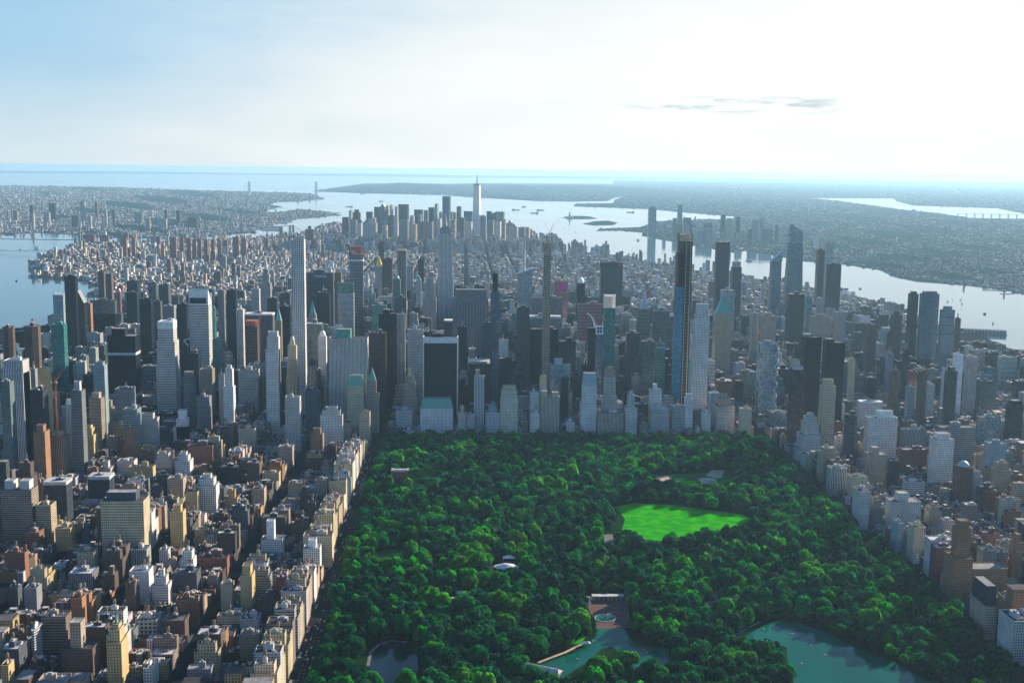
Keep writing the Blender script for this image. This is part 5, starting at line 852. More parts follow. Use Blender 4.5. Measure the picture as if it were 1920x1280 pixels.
for n, k, a, b, y0, y1 in BL:
    if max(proj(a, y1, 0)[0], proj(b, y1, 0)[0]) < -140 or min(proj(a, y1, 0)[0], proj(b, y1, 0)[0]) > 2350: continue
    if y1 < 1150 or n < 33: continue
    north = n > 59; W_ = b-a
    if north and b < -150 or north and a > 640:
        west = a > 640
        right_av = AVX[k+1]; left_av = AVX[k]
        def avh(av):
            if av == -185: return r1.uniform(46, 60)
            if av == 673: return r1.uniform(50, 82)
            if av == -465: return r1.uniform(42, 60)
            if av == -325: return r1.choice([16, 20, 28, 42, 52])*r1.uniform(.9, 1.1)
            if av in (-605,): return r1.choice([16, 18, 30, 45])*r1.uniform(.9, 1.1)
            return r1.choice([18, 20, 24, 40, 60, 80, 100 if not west else 50])*r1.uniform(.85, 1.1)
        dep = r1.uniform(26, 32)
        for side, av in ((0, left_av), (1, right_av)):
            xs = (a+1, a+1+dep) if side == 0 else (b-1-dep, b-1)
            if av in (-185, 673): xs = (a+1, a+1+dep*1.1) if side == 0 else (b-1-dep*1.1, b-1)
            for (q0, q1) in split(y0+1, y1-1, 16 if av in (-185, 673, -465) else 11, 27):
                h = avh(av); addrec('apt' if h > 26 else 'town', xs[0], xs[1], q0+.2, q1-.2, h, 'uws' if west else 'ues')
        i0, i1 = a+1+dep+1.5, b-1-dep-1.5
        for (row0, row1) in ((y0+1, y0+19), (y1-19, y1-1)):
            x = i0
            while x < i1-5:
                if r1.random() < .13 and x < i1-24:
                    w = r1.uniform(16, 24); e = 4 if row0 == y0+1 else 0; addrec('apt', x, x+w-.3, row0-(0 if e else 3), row1+(3 if e else 0), r1.uniform(28, 52), 'ues'); x += w
                else:
                    w = r1.choice([5.6, 6.2, 6.2, 7.5, 9.5]); dd = r1.uniform(-4, 0); addrec('town', x, x+w-.15, row0 if row0 == y0+1 else row0-dd, row1+dd if row0 == y0+1 else row1, r1.uniform(12.5, 19), 'town'); x += w
    elif not north:
        cxm = (a+b)/2
        for (q0, q1) in ((y0+1, (y0+y1)/2-.3), ((y0+y1)/2+.3, y1-1)):
            for (x0, x1) in split(a+1, b-1, 22, 46):
                u = r1.random(); d = abs(cxm-(-60))/700
                if -760 < cxm < 480: h = r1.uniform(50, 150) if u < .7 else r1.uniform(25, 60)
                elif cxm <= -760: h = r1.uniform(30, 115) if u < .6 else r1.uniform(15, 40)
                elif cxm < 680: h = r1.uniform(40, 130) if u < .6 else r1.uniform(20, 50)
                else: h = r1.uniform(13, 24) if u < .78 else r1.uniform(30, 95)
                if n >= 58: h = min(h, r1.uniform(25, 70))
                if h > 45 and not clear_rect(x0-2, x1+2, q0, q1): h = 30
                addrec('off' if h > 40 else 'low', x0, x1-.6, q0, q1, h, 'mid' if h > 40 else 'uws')
def vis(R):
    c = proj((R['x0']+R['x1'])/2, R['y0'], R['h']*.8); c0 = proj(R['x0'], R['y0'], R['h']); c1 = proj(R['x1'], R['y0'], R['h'])
    R['px'], R['py'] = c
    on = c[0] > 3 and c[0] < 1917 and 330 < c[1] < 1272
    return abs(c1[0]-c0[0]+8)*R['h']/R['y0'] if on else -1
for R in RECS: R['v'] = vis(R)
IND = []
for kd, N_ in (('apt', 185), ('town', 215), ('off', 175)):
    c = sorted([R for R in RECS if R['k'] == kd and R['v'] > 0], key=lambda R: -R['v'])[:N_]
    for R in c: R['ind'] = True
    IND += c
STF = {'apt': MB(), 'town': MB(), 'off': MB(), 'low': MB()}
RT = [(.06, .06, .07), (.1, .1, .1), (.3, .3, .3), (.7, .7, .7), (.045, .045, .05), (.16, .13, .11), (.13, .13, .14)]
def roofstuff(m, R, r, z):
    w, d = R['x1']-R['x0'], R['y1']-R['y0']; x0, y0 = R['x0'], R['y0']
    bx = x0+w*r.uniform(.15, .5); by = y0+d*r.uniform(.2, .5); bw, bd = min(9, w*.35), min(9, d*.35)
    m.box(bx, bx+bw, by, by+bd, z, z+r.uniform(2.6, 5.5), 'plain', R['t'], captint=(.5, .5, .5))
    for _ in range(r.randint(2, 8 if w > 12 else 4)):
        s = r.uniform(.9, 2.2); ax, ay = x0+w*r.uniform(.1, .85), y0+d*r.uniform(.1, .85); m.box(ax, ax+s, ay, ay+s, z, z+r.uniform(.9, 2.2), 'plain', r.choice([(.8, .8, .8), (.6, .6, .6), (.35, .35, .35)]))
NAMES = {'apt': ('apartment_building', 'apartment building'), 'town': ('townhouse', 'townhouse'), 'off': ('office_building', 'office building')}
for R in RECS:
    r = random.Random(R['seed']); rt = r.choice(RT); h = R['h']; p = rect(R['x0'], R['x1'], R['y0'], R['y1']); bay = r.uniform(2.6, 3.6); st = r.uniform(3.1, 3.8)
    if not R.get('ind'):
        m = STF[R['k']]
        if R['v'] < 0 and R['y0'] < 2500: m.loft(p, 1.7, p, h, R['s'], R['t'], bay, st, 'roof', rt); continue
        if R['k'] != 'town' and h > 30 and r.random() < .45:
            q = inset(p, r.uniform(2, 5)); mass(m, m, p, 1.7, h*r.uniform(.6, .85), R['s'], R['t'], bay, st, rt); mass(m, m, q, h*.55, h, R['s'], R['t'], bay, st, rt)
        else: mass(m, m, p, 1.7, h, R['s'], R['t'], bay, st, rt)
        roofstuff(m, R, r, h-1.1); continue
    nm, cat = NAMES[R['k']]; cx, cy = (R['x0']+R['x1'])/2, R['y0']; ro = root(nm, (cx, cy, 1.75)); w, d = R['x1']-R['x0'], R['y1']-R['y0']; q = rect(-w/2, w/2, 0, d)
    wall, roof = MB(), MB(); feat = 'flat roof'; z = h-1.75
    if R['k'] == 'town':
        mass(wall, roof, q, 0, z, R['s'], R['t'], min(bay, w/2.01), st, rt, .8); wall.build('wall', ro); roof.build('roof', ro)
        b = MB(); b.box(-w*.2, w*.2, d*.5, d*.5+3, z-.8, z+1.9, 'plain', r.choice([(.5,)*3, (.7,)*3, R['t']])); b.build('bulkhead', ro); feat = 'white roof' if rt[0] > .6 else 'dark roof' if rt[0] < .2 else 'grey roof'
    else:
        z1 = z
        if r.random() < .6 and h > 34:
            z0 = z*r.uniform(.72, .88); mass(wall, roof, q, 0, z0, R['s'], R['t'], bay, st, rt); q2 = [(a_*.74, d/2+(b_-d/2)*.74) for a_, b_ in q]; m2 = MB(); mass(m2, m2, q2, z0-1.1, z, R['s'], R['t'], bay, st, rt); m2.build('upper_tier', ro); feat = 'stepped top'
            wall.build('wall', ro); roof.build('roof', ro); clutter(ro, -w*.3, w*.3, d*.2, d*.75, z-1.1, R['t'], R['k'] == 'off', r)
        else:
            mass(wall, roof, q, 0, z, R['s'], R['t'], bay, st, rt); feat = 'white roof' if rt[0] > .6 else 'dark roof' if rt[0] < .2 else 'grey roof'
            wall.build('wall', ro); roof.build('roof', ro); clutter(ro, -w/2+1.5, w/2-1.5, 1.5, d-1.5, z-1.1, R['t'], R['k'] == 'off', r)
    sz = {'town': 'low', 'apt': 'tall' if h > 62 else 'mid-rise' if h > 40 else 'short', 'off': 'tall' if h > 110 else 'mid-rise' if h > 70 else 'squat'}[R['k']]
    ITEMS.append(dict(o=ro, desc=f"{sz} {TW[R['tn']]} {'house' if R['k'] == 'town' else 'block'} with {feat}", px=R['px'], py=R['py'], ref=None, cat=cat, tn=R['tn'], uniq=False, H=h, grp={'town': 'rowhouses in the side streets', 'apt': 'apartment blocks near the park', 'off': 'office blocks of the city centre'}[R['k']]))
for k, nm, lb in (('apt', 'apartment_district', 'all the remaining apartment blocks around the park'), ('town', 'townhouse_rows', 'all the remaining low rowhouses in the side streets'), ('off', 'office_district', 'all the remaining office towers of the city centre'), ('low', 'low_city_blocks', 'all the low blocks west and east of the city centre')):
    if STF[k].f: tag(STF[k].build(nm), lb, nm.replace('_', ' '), kind='stuff')
# ------------------------------------------------------------------ the city beyond, as four masses of boxes
def city_mass(name, boxes, label, wr=.3):
    """boxes: array rows x0,x1,y0,y1,z0,z1,r,g,b,style"""
    B = np.array(boxes, 'f'); n = len(B); x0, x1, y0, y1, z0, z1 = B[:, :6].T
    V = np.stack([np.stack(c, -1) for c in ((x0, y0, z0), (x1, y0, z0), (x1, y1, z0), (x0, y1, z0), (x0, y0, z1), (x1, y0, z1), (x1, y1, z1), (x0, y1, z1))], 1).reshape(-1, 3)
    Fq = np.array([(0, 1, 5, 4), (1, 2, 6, 5), (2, 3, 7, 6), (3, 0, 4, 7), (4, 5, 6, 7)]); Fa = (Fq[None]+8*np.arange(n)[:, None, None]).reshape(-1, 4)
    me = bpy.data.meshes.new(name); me.vertices.add(len(V)); me.vertices.foreach_set('co', V.ravel()); me.loops.add(Fa.size); me.loops.foreach_set('vertex_index', Fa.ravel().astype('i')); me.polygons.add(len(Fa)); me.polygons.foreach_set('loop_start', np.arange(0, Fa.size, 4, dtype='i'))
    for m in ('punch', 'piers', 'grid', 'roof'): me.materials.append(MATS[m])
    mi = np.repeat(B[:, 9].astype('i')[:, None], 5, 1); mi[:, 4] = 3; me.polygons.foreach_set('material_index', mi.ravel())
    bay = np.maximum(1, np.round(np.stack([x1-x0, y1-y0, x1-x0, y1-y0], -1)/4)); hh = np.round((z1-z0)/3.8)
    uv = np.zeros((n, 5, 4, 2), 'f'); uv[:, :4, 1, 0] = bay; uv[:, :4, 2, 0] = bay; uv[:, :4, 2, 1] = hh[:, None]; uv[:, :4, 3, 1] = hh[:, None]
    me.uv_layers.new(name='uv').data.foreach_set('uv', uv.ravel())
    c = np.ones((n, 5, 4, 4), 'f'); c[..., :3] = B[:, None, None, 6:9]; rr = np.random.RandomState(3).rand(n, 1, 1)
    c[:, 4, :, :3] = np.where(rr < wr, .8, np.where(rr < .6, .2, .07)); me.color_attributes.new('tint', 'FLOAT_COLOR', 'CORNER').data.foreach_set('color', c.ravel())
    me.update(); me.validate(); o = bpy.data.objects.new(name, me); COL.objects.link(o); tag(o, label, name.replace('_', ' '), kind='stuff'); return o
r2 = random.Random(5); bx = []
def tcol(ks): t = T[r2.choice(ks)]; k = r2.uniform(.75, 1.15); return [min(.8, v*k) for v in t]
X = -3600
parks = [gnd(370, 492), gnd(490, 470), gnd(1130, 560)]
while X < 3600:
    Y = 4560
    while Y < 11600:
        bw, bd = 120, 62
        if inpoly(X+60, Y+30, man) and inpoly(X+60, Y+90, man) and -60 < proj(X, Y, 0)[0] < 2050:
            dn = Y > 8300 and abs(X) < 1300
            if not any(abs(X-a) < 170 and abs(Y-b) < 120 for a, b in parks):
                nx = r2.randint(4, 9)
                for i in range(nx):
                    for j in range(2):
                        x0 = X+bw*i/nx+r2.uniform(0, 2); x1 = X+bw*(i+1)/nx-r2.uniform(.3, 2); y0 = Y+bd*j/2+r2.uniform(0, 3); y1 = Y+bd*(j+1)/2-r2.uniform(2, 12)
                        u = r2.random(); north = Y < 5700 and abs(X+100) < 900
                        h = r2.uniform(10, 19) if u < .76 else r2.uniform(18, 34) if u < .95 else r2.uniform(32, 58)
                        if north: h *= 1.6
                        if u > .99: h = r2.uniform(60, 100)
                        if dn: h = r2.uniform(25, 100)
                        if not clear_rect(x0, x1, y0, y1): continue
                        h = cap_height(x0, x1, y0, y1, h); t = tcol('SPGNRCCWMSPRW'); bx.append([x0, x1, y0, y1, 1.7, h, *t, r2.randint(0, 2)])
                        if r2.random() < .35: w = (x1-x0); bx.append([x0+w*.3, x0+w*.6, y0+5, y0+10, h, h+r2.uniform(2, 5), *t, 0])
        Y += 80 if Y < 8000 else 84
    X += 145
city_mass('downtown_city_blocks', bx, 'all the low and mid-rise city blocks stretching toward the downtown skyline')
def scatter(poly, count, seed, ks, hi=.02, ywt=1.0, skip=None):
    r = random.Random(seed); pix = [proj(x, y, 0) for x, y in LANDS[poly]]; pix = [(min(2200, max(-200, a)), b) for a, b in pix]; ylo, yhi = min(b for _, b in pix), max(b for _, b in pix); out = []; k = 0
    while len(out) < count and k < count*6:
        k += 1; px = r.uniform(-30, 1960); py = ylo+(yhi-ylo)*r.random()**ywt
        if not inpoly(px, py, pix): continue
        if math.sin(px*.021+py*.13)+math.sin(px*.047-py*.31)+math.sin(px*.009+2) < -1.2+ (r.random()-.5): continue
        if skip and skip(px, py): continue
        x, y = gnd(px, py); m = y/F; w, d = m*r.uniform(.9, 3.4), m*r.uniform(1.2, 4); h = min(m*r.uniform(.4, 1.5), 20)
        if r.random() < hi: w, d, h = m*r.uniform(1.6, 3), m*2.5, r.uniform(26, 55)
        if r.random() < .07: w *= 2.6; d *= 2; h = 9
        t = T[r.choice(ks)]; kk = r.uniform(.7, 1.2); out.append([x, x+w, y, y+d, 2.0, 2+h, *[min(.82, v*kk) for v in t], r.randint(0, 2)])
    return out
city_mass('east_shore_city', scatter('east', 24000, 1, 'WGDBGPDWUR', .012), 'the hazy low city spread over the far east shore', .16)
inl = [proj(x, y, 0) for x, y in G((1520, 371.5), (1675, 372.5), (1682, 378), (1712, 386), (1869, 391), (1925, 402), (1925, 411), (1819, 409), (1760, 400), (1681, 392), (1625, 384), (1575, 377.5))]
city_mass('west_shore_city', scatter('jersey', 24000, 2, 'GDUBDMWUB', .008, .8, lambda a, b: inpoly(a, b, inl)), 'the hazy low city spread over the far west shore', .14)
city_mass('island_towns', scatter('staten', 1300, 3, 'WWPSC', 0, 1.0, lambda a, b: b < 364 and random.random() < .8)+scatter('governors', 60, 4, 'WPR', 0)+scatter('ellis', 26, 5, 'RSC', 0), 'the low white buildings dotted on the harbour islands')
# ------------------------------------------------------------------ trees
def crown_pts(seed, nq, lobes=8, flat=.8):
    r = np.random.RandomState(seed); C = []; 
    for i in range(lobes):
        a = r.rand()*6.28; q = .62*math.sqrt(r.rand()); C.append((q*math.cos(a), q*math.sin(a), (.15+.75*r.rand()*(1-q*.5))*flat, .38+.2*r.rand()))
    C = np.array(C); V = []; Q = []; tries = 0
    while len(Q) < nq and tries < nq*6:
        tries += 1; c = C[r.randint(lobes)]; d = r.randn(3); d[2] = abs(d[2])*.9-.25; d /= np.linalg.norm(d); p = c[:3]+d*c[3]*(.88+.22*r.rand())
        if np.any(np.linalg.norm(C[:, :3]-p, axis=1) < C[:, 3]*.82): continue
        nrm = d+r.randn(3)*.22; nrm /= np.linalg.norm(nrm); a = np.cross(nrm, r.randn(3)); a /= np.linalg.norm(a); b = np.cross(nrm, a); s = (.085+.085*r.rand())*(2.2 if nq < 120 else 1.45 if nq < 300 else 1.0)
        i = len(V); V += [p-a*s-b*s*.7, p+a*s-b*s*.8, p+a*s*.8+b*s, p-a*s*.7+b*s*.9+nrm*s*.3]; Q.append((i, i+1, i+2, i+3))
    for c in C:                       # closed leafy cores so that no crown is hollow
        ring = []; i0 = len(V)
        for zz, rr in ((-.75, .5), (0, .9), (.7, .55)):
            for k in range(6): V.append(np.array((c[0]+c[3]*.86*rr*math.cos(k*1.047+zz), c[1]+c[3]*.86*rr*math.sin(k*1.047+zz), c[2]+c[3]*.86*zz)))
        for j in range(2):
            for k in range(6): Q.append((i0+j*6+k, i0+j*6+(k+1) % 6, i0+j*6+6+(k+1) % 6, i0+j*6+6+k))
        Q.append((i0+12, i0+13, i0+14, i0+15)); Q.append((i0+12, i0+15, i0+16, i0+17))
    return np.array(V, 'f'), np.array(Q, 'i')
TT = {'dark green': (.003, .085, .055), 'deep green': (.004, .14, .06), 'mid green': (.007, .23, .06), 'bright green': (.035, .40, .03), 'yellow-green': (.13, .38, .025)}
TT = {k: tuple(c*.8 for c in v) for k, v in TT.items()}
tr = random.Random(99); TREES = []
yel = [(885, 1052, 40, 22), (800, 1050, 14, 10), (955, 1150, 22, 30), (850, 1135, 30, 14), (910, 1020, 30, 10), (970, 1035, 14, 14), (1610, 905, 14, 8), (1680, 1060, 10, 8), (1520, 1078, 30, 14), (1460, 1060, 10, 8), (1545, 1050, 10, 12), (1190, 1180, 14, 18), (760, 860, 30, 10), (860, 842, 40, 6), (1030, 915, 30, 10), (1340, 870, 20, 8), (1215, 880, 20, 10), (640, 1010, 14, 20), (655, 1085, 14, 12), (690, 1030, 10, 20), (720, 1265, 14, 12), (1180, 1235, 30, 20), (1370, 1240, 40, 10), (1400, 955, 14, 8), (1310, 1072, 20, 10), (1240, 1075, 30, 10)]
y = 1140.0
while y < 2545:
    x = PX0+1
    while x < PX1-4:
        X_, Y_ = x+tr.uniform(-4.5, 4.5), y+tr.uniform(-4.5, 4.5); x += 12.6
        px, py = proj(X_, Y_, 8)
        if px < -10 or px > 1930 or py > 1440 or Y_ > 2546: continue
        if any(inpoly(X_, Y_, p, g) for p, g in PARKHOLES): continue
        if tr.random() < .09: continue
        nz_ = math.sin(X_*.021+1)*math.sin(Y_*.017)+.5*math.sin(X_*.05-Y_*.043)
        if nz_ > 1.12: continue
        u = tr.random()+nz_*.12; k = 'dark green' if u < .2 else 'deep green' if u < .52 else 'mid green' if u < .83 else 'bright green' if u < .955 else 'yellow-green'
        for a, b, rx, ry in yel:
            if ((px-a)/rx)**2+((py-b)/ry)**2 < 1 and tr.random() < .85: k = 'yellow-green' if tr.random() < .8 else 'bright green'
        R_ = tr.choice([4.5, 6, 7.5, 9, 11])*tr.uniform(.9, 1.12); 
        if k == 'yellow-green': R_ *= 1.15
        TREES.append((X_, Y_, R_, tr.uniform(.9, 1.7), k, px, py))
    y += 12.2
for px, py, rx in [(tr.uniform(842, 925), tr.uniform(1040, 1072), 11) for _ in range(9)]:
    X_, Y_ = gnd(px, py)
    if any(inpoly(X_, Y_, p, g) for p, g in PARKHOLES): continue
    TREES.append((X_, Y_, rx, 1.3, 'yellow-green', px, py-10))
# garden and street trees between the houses
gt = []
for n, k, a, b, y0, y1 in BL:
    if n <= 59 or y1 < 1250 or a > 1300 or b < -1200: continue
    for _ in range(9):
        X_, Y_ = tr.uniform(a+34, b-34) if b-a > 80 else 0, (y0+y1)/2+tr.uniform(-4, 4); px, py = proj(X_, Y_, 6)
        if X_ and 0 < px < 1920 and py < 1280 and clear_rect(X_-5, X_+5, Y_-5, Y_+5): gt.append((X_, Y_, tr.uniform(3, 5), .9, tr.choice(list(TT)[:3]), px, py))
for i in range(210):
    X_, Y_ = (tr.uniform(-470, -460), 1400+i*16) if i < 70 else (tr.uniform(-176, -170), 1250+(i-70)*9.5)
    if Y_ > 2550: continue
    px, py = proj(X_, Y_, 6)
    if 0 < px: gt.append((X_, Y_, 3.5, .9, 'mid green', px, py))
TREES.sort(key=lambda t: t[1]-t[2]*6)
cand = [t for t in TREES if 4 < t[5] < 1916 and t[6] < 1266]
near = cand[:296]; ns = set(id(t) for t in near); rest = [t for t in TREES if id(t) not in ns]+gt
VAR = {}
for ki, k in enumerate(TT):
    for s in range(3):
        V, Q = crown_pts(ki*10+s, 620, 10); m = MB(); me = bpy.data.meshes.new('crown'); me.from_pydata(V.tolist(), [], Q.tolist()); me.materials.append(MATS['leaf'])
        rs = np.random.RandomState(s); c = np.ones((len(Q), 4, 4), 'f'); c[..., :3] = np.array(TT[k])*(.9+.2*rs.rand(len(Q), 1, 1)); me.color_attributes.new('tint', 'FLOAT_COLOR', 'CORNER').data.foreach_set('color', c.ravel()); VAR[k, s] = me
tm = MB(); tm.loft(ngon(0, 0, .055, .055, 7), 0, ngon(0, 0, .03, .03, 7), .9, 'bark', (.1,)*3)
for a in range(5): tm.bar((0, 0, .55+a*.05), (.3*math.cos(a*1.3), .3*math.sin(a*1.3), .95+a*.05), .018, 'bark', (.1,)*3, 5)
tme = tm.mesh('trunk'); TREEITEMS = []
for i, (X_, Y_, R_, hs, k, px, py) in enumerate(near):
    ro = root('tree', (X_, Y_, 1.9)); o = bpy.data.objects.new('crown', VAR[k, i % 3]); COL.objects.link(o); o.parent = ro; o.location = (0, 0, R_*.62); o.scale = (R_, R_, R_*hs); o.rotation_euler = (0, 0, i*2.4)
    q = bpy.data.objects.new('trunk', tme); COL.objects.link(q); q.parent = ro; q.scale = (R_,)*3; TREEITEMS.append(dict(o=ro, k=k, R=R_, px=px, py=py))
P1 = [crown_pts(200+s, 210, 8) for s in range(5)]; P2 = [crown_pts(300+s, 110, 7) for s in range(5)]
AV, AQ, AC, off = [], [], [], 0
rs = np.random.RandomState(4)
for i, (X_, Y_, R_, hs, k, px, py) in enumerate(rest):
    V, Q = (P1 if Y_ < 2000 else P2)[i % 5]; a = i*1.7; c, s = math.cos(a), math.sin(a)
    W_ = np.empty_like(V); W_[:, 0] = X_+(V[:, 0]*c-V[:, 1]*s)*R_; W_[:, 1] = Y_+(V[:, 0]*s+V[:, 1]*c)*R_; W_[:, 2] = 1.9+R_*.6+V[:, 2]*R_*hs
    AV.append(W_); AQ.append(Q+off); off += len(V); cc = np.ones((len(Q), 4), 'f'); cc[:, :3] = np.array(TT[k])*(.88+.24*rs.rand(len(Q), 1)*1)*(.75+.5*((i*7919) % 13)/12); AC.append(cc)
AV = np.concatenate(AV); AQ = np.concatenate(AQ); AC = np.repeat(np.concatenate(AC)[:, None], 4, 1)
me = bpy.data.meshes.new('woodland'); me.vertices.add(len(AV)); me.vertices.foreach_set('co', AV.ravel()); me.loops.add(AQ.size); me.loops.foreach_set('vertex_index', AQ.ravel().astype('i')); me.polygons.add(len(AQ)); me.polygons.foreach_set('loop_start', np.arange(0, AQ.size, 4, dtype='i')); me.materials.append(MATS['leaf']); me.color_attributes.new('tint', 'FLOAT_COLOR', 'CORNER').data.foreach_set('color', AC.ravel()); me.update()
wo = bpy.data.objects.new('woodland', me); COL.objects.link(wo); tag(wo, 'the dense green woodland filling the rest of the park and the back gardens', 'woodland', kind='stuff')
print('TREES', len(near), len(rest), 'quads', len(AQ), 'RECS', len(RECS))
# ------------------------------------------------------------------ bridges, statue, ships, cars, people
def bridge(name, label, p0, p1, tw, zt, zd, tint, wdt=24, tower_w=12, cat='bridge'):
    a = np.array(gnd(*p0)); b = np.array(gnd(*p1)); L_ = float(np.linalg.norm(b-a)); ang = math.atan2(b[1]-a[1], b[0]-a[0]); r = root(name, (a[0], a[1], 2)); r.rotation_euler[2] = ang; tag(r, label, cat)
    m = MB(); m.box(0, L_, -wdt/2, wdt/2, zd-4, zd, 'metal', tint); m.build('deck', r)
    ts = []
    for (px, py) in tw:
        q = np.array(gnd(px, py)); t = float(np.dot(q-a, (b-a)/L_)); ts.append(t); m = MB()
        for s in (-1, 1): m.loft(rect(t-tower_w/2, t+tower_w/2, s*wdt*.6-tower_w*.3, s*wdt*.6+tower_w*.3), 0, rect(t-tower_w*.35, t+tower_w*.35, s*wdt*.5-tower_w*.25, s*wdt*.5+tower_w*.25), zt, 'metal', tint, cap='metal')
        for zz in (zt-8, (zt+zd)/2): m.box(t-tower_w*.3, t+tower_w*.3, -wdt*.55, wdt*.55, zz, zz+6, 'metal', tint)
        m.build('tower', r)
    for s in (-1, 1):
        m = MB(); pts = [(0, zd+1)]
        for i, t in enumerate(ts):
            pts.append((t, zt))
            if i+1 < len(ts):
                for k in range(1, 12): u = k/12; pts.append((t+(ts[i+1]-t)*u, zd+6+(zt-zd-6)*(2*u-1)**2))
        pts.append((L_, zd+1))
        for (x0, z0), (x1, z1) in zip(pts, pts[1:]): m.bar((x0, s*wdt*.45, z0), (x1, s*wdt*.45, z1), 1.3, 'metal', tint, 4)
        for (x0, z0) in pts[2:-2]: m.bar((x0, s*wdt*.45, zd), (x0, s*wdt*.45, z0), .5, 'metal', tint, 3)
        m.build('cable', r)
bridge('suspension_bridge', 'very distant suspension bridge with two tall towers at the harbour mouth', (455, 362.5), (612, 361), [(485.5, 363), (587, 361)], 250, 80, (.6, .62, .66), 40, 34)
bridge('steel_bridge', 'dark steel bridge crossing the east river at the left frame edge', (-120, 457), (160, 461), [(88, 471)], 112, 42, (.12, .14, .16), 34, 18)
bridge('suspension_bridge', 'small bridge tower and deck in the river gap left of downtown', (482, 440), (575, 449), [(555, 446)], 105, 45, (.28, .3, .33), 30, 22)
r = root('viaduct', (*gnd(1795, 407), 3)); tag(r, 'long low viaduct over the far inlet at the right frame edge', 'bridge'); m = MB(); x2 = gnd(1925, 402)[0]-gnd(1795, 407)[0]; m.box(0, x2, -12, 12, 40, 46, 'metal', (.4, .4, .42)); m.build('deck', r); m = MB()
for i in range(14): m.box(x2*i/14, x2*i/14+12, -8, 8, 0, 40, 'plain', (.35, .35, .36))
m.build('pier', r)
r = root('statue', (*gnd(1068, 409), 2)); tag(r, 'tiny robed statue with raised torch on its harbour island', 'statue'); m = MB(); q = ngon(0, 0, 46, 46, 11); m.loft(q, 0, q, 14, 'plain', T['P'], cap='plain'); m.loft(rect(-15, 15, -15, 15), 14, rect(-9, 9, -9, 9), 47, 'plain', T['P'], cap='plain'); m.build('pedestal', r)
m = MB(); m.loft(ngon(0, 0, 7.5, 6.5, 10), 47, ngon(0, 0, 5.5, 4.5, 10), 66, 'plain', T['V']); m.loft(ngon(0, 0, 5.5, 4.5, 10), 66, ngon(0, 0, 5, 3.5, 10), 76, 'plain', T['V']); m.loft(ngon(0, 0, 5, 3.5, 10), 76, ngon(0, 0, 2, 2, 10), 79, 'plain', T['V']); m.loft(ngon(0, 0, 2.2, 2.4, 10), 79, ngon(0, 0, 1.8, 2, 10), 84.5, 'plain', T['V'], cap='plain'); m.bar((4, 0, 75), (7.5, 0, 88), 1.5, 'plain', T['V'], 6); m.box(-7.5, -3.5, -3.5, -2, 62, 69, 'plain', T['V']); m.build('figure', r); m = MB(); m.loft(ngon(7.7, 0, 1.6, 1.6, 6), 88, ngon(7.7, 0, .4, .4, 6), 94, 'metal', (.9, .65, .15)); m.build('torch', r)
for i, (px, y0, y1, x) in enumerate(((103, 476, 496, 0), (117, 478, 497, 0))):
    X_, z = at(px, y0, gnd(px, y1)[1]); r = root('chimney_stack', (X_, gnd(px, y1)[1], 2)); tag(r, ('left' if i == 0 else 'right')+' of two pale power-plant chimneys by the river bend', 'chimney'); m = MB(); m.loft(ngon(0, 0, 7, 7, 10), 0, ngon(0, 0, 4.5, 4.5, 10), z, 'plain', (.6, .55, .5), cap='plain'); m.build('stack', r); m = MB(); q = ngon(0, 0, 5.2, 5.2, 10); m.loft(q, z-10, q, z-3, 'plain', (.4, .15, .12)); m.build('painted_band', r)
X_, z = at(452, 393, gnd(452, 450)[1]); cr_ = crane(452, 393, gnd(452, 450)[1], 0.1, 60, .12, 3.1, 'lone tall crane rising over the distant east-side streets', (.16, .18, .2)); m = MB()
for a, b in ((-3, -3), (3, -3), (3, 3), (-3, 3)): m.bar((a, b, -z), (a, b, 0), 1.4, 'metal', (.16, .18, .2))
m.build('tower_mast', cr_)
SH = (('ferry', 45, 12, 7), ('cargo ship', 120, 18, 9), ('motor boat', 14, 5, 3), ('sailing boat', 10, 3.4, 1.6))
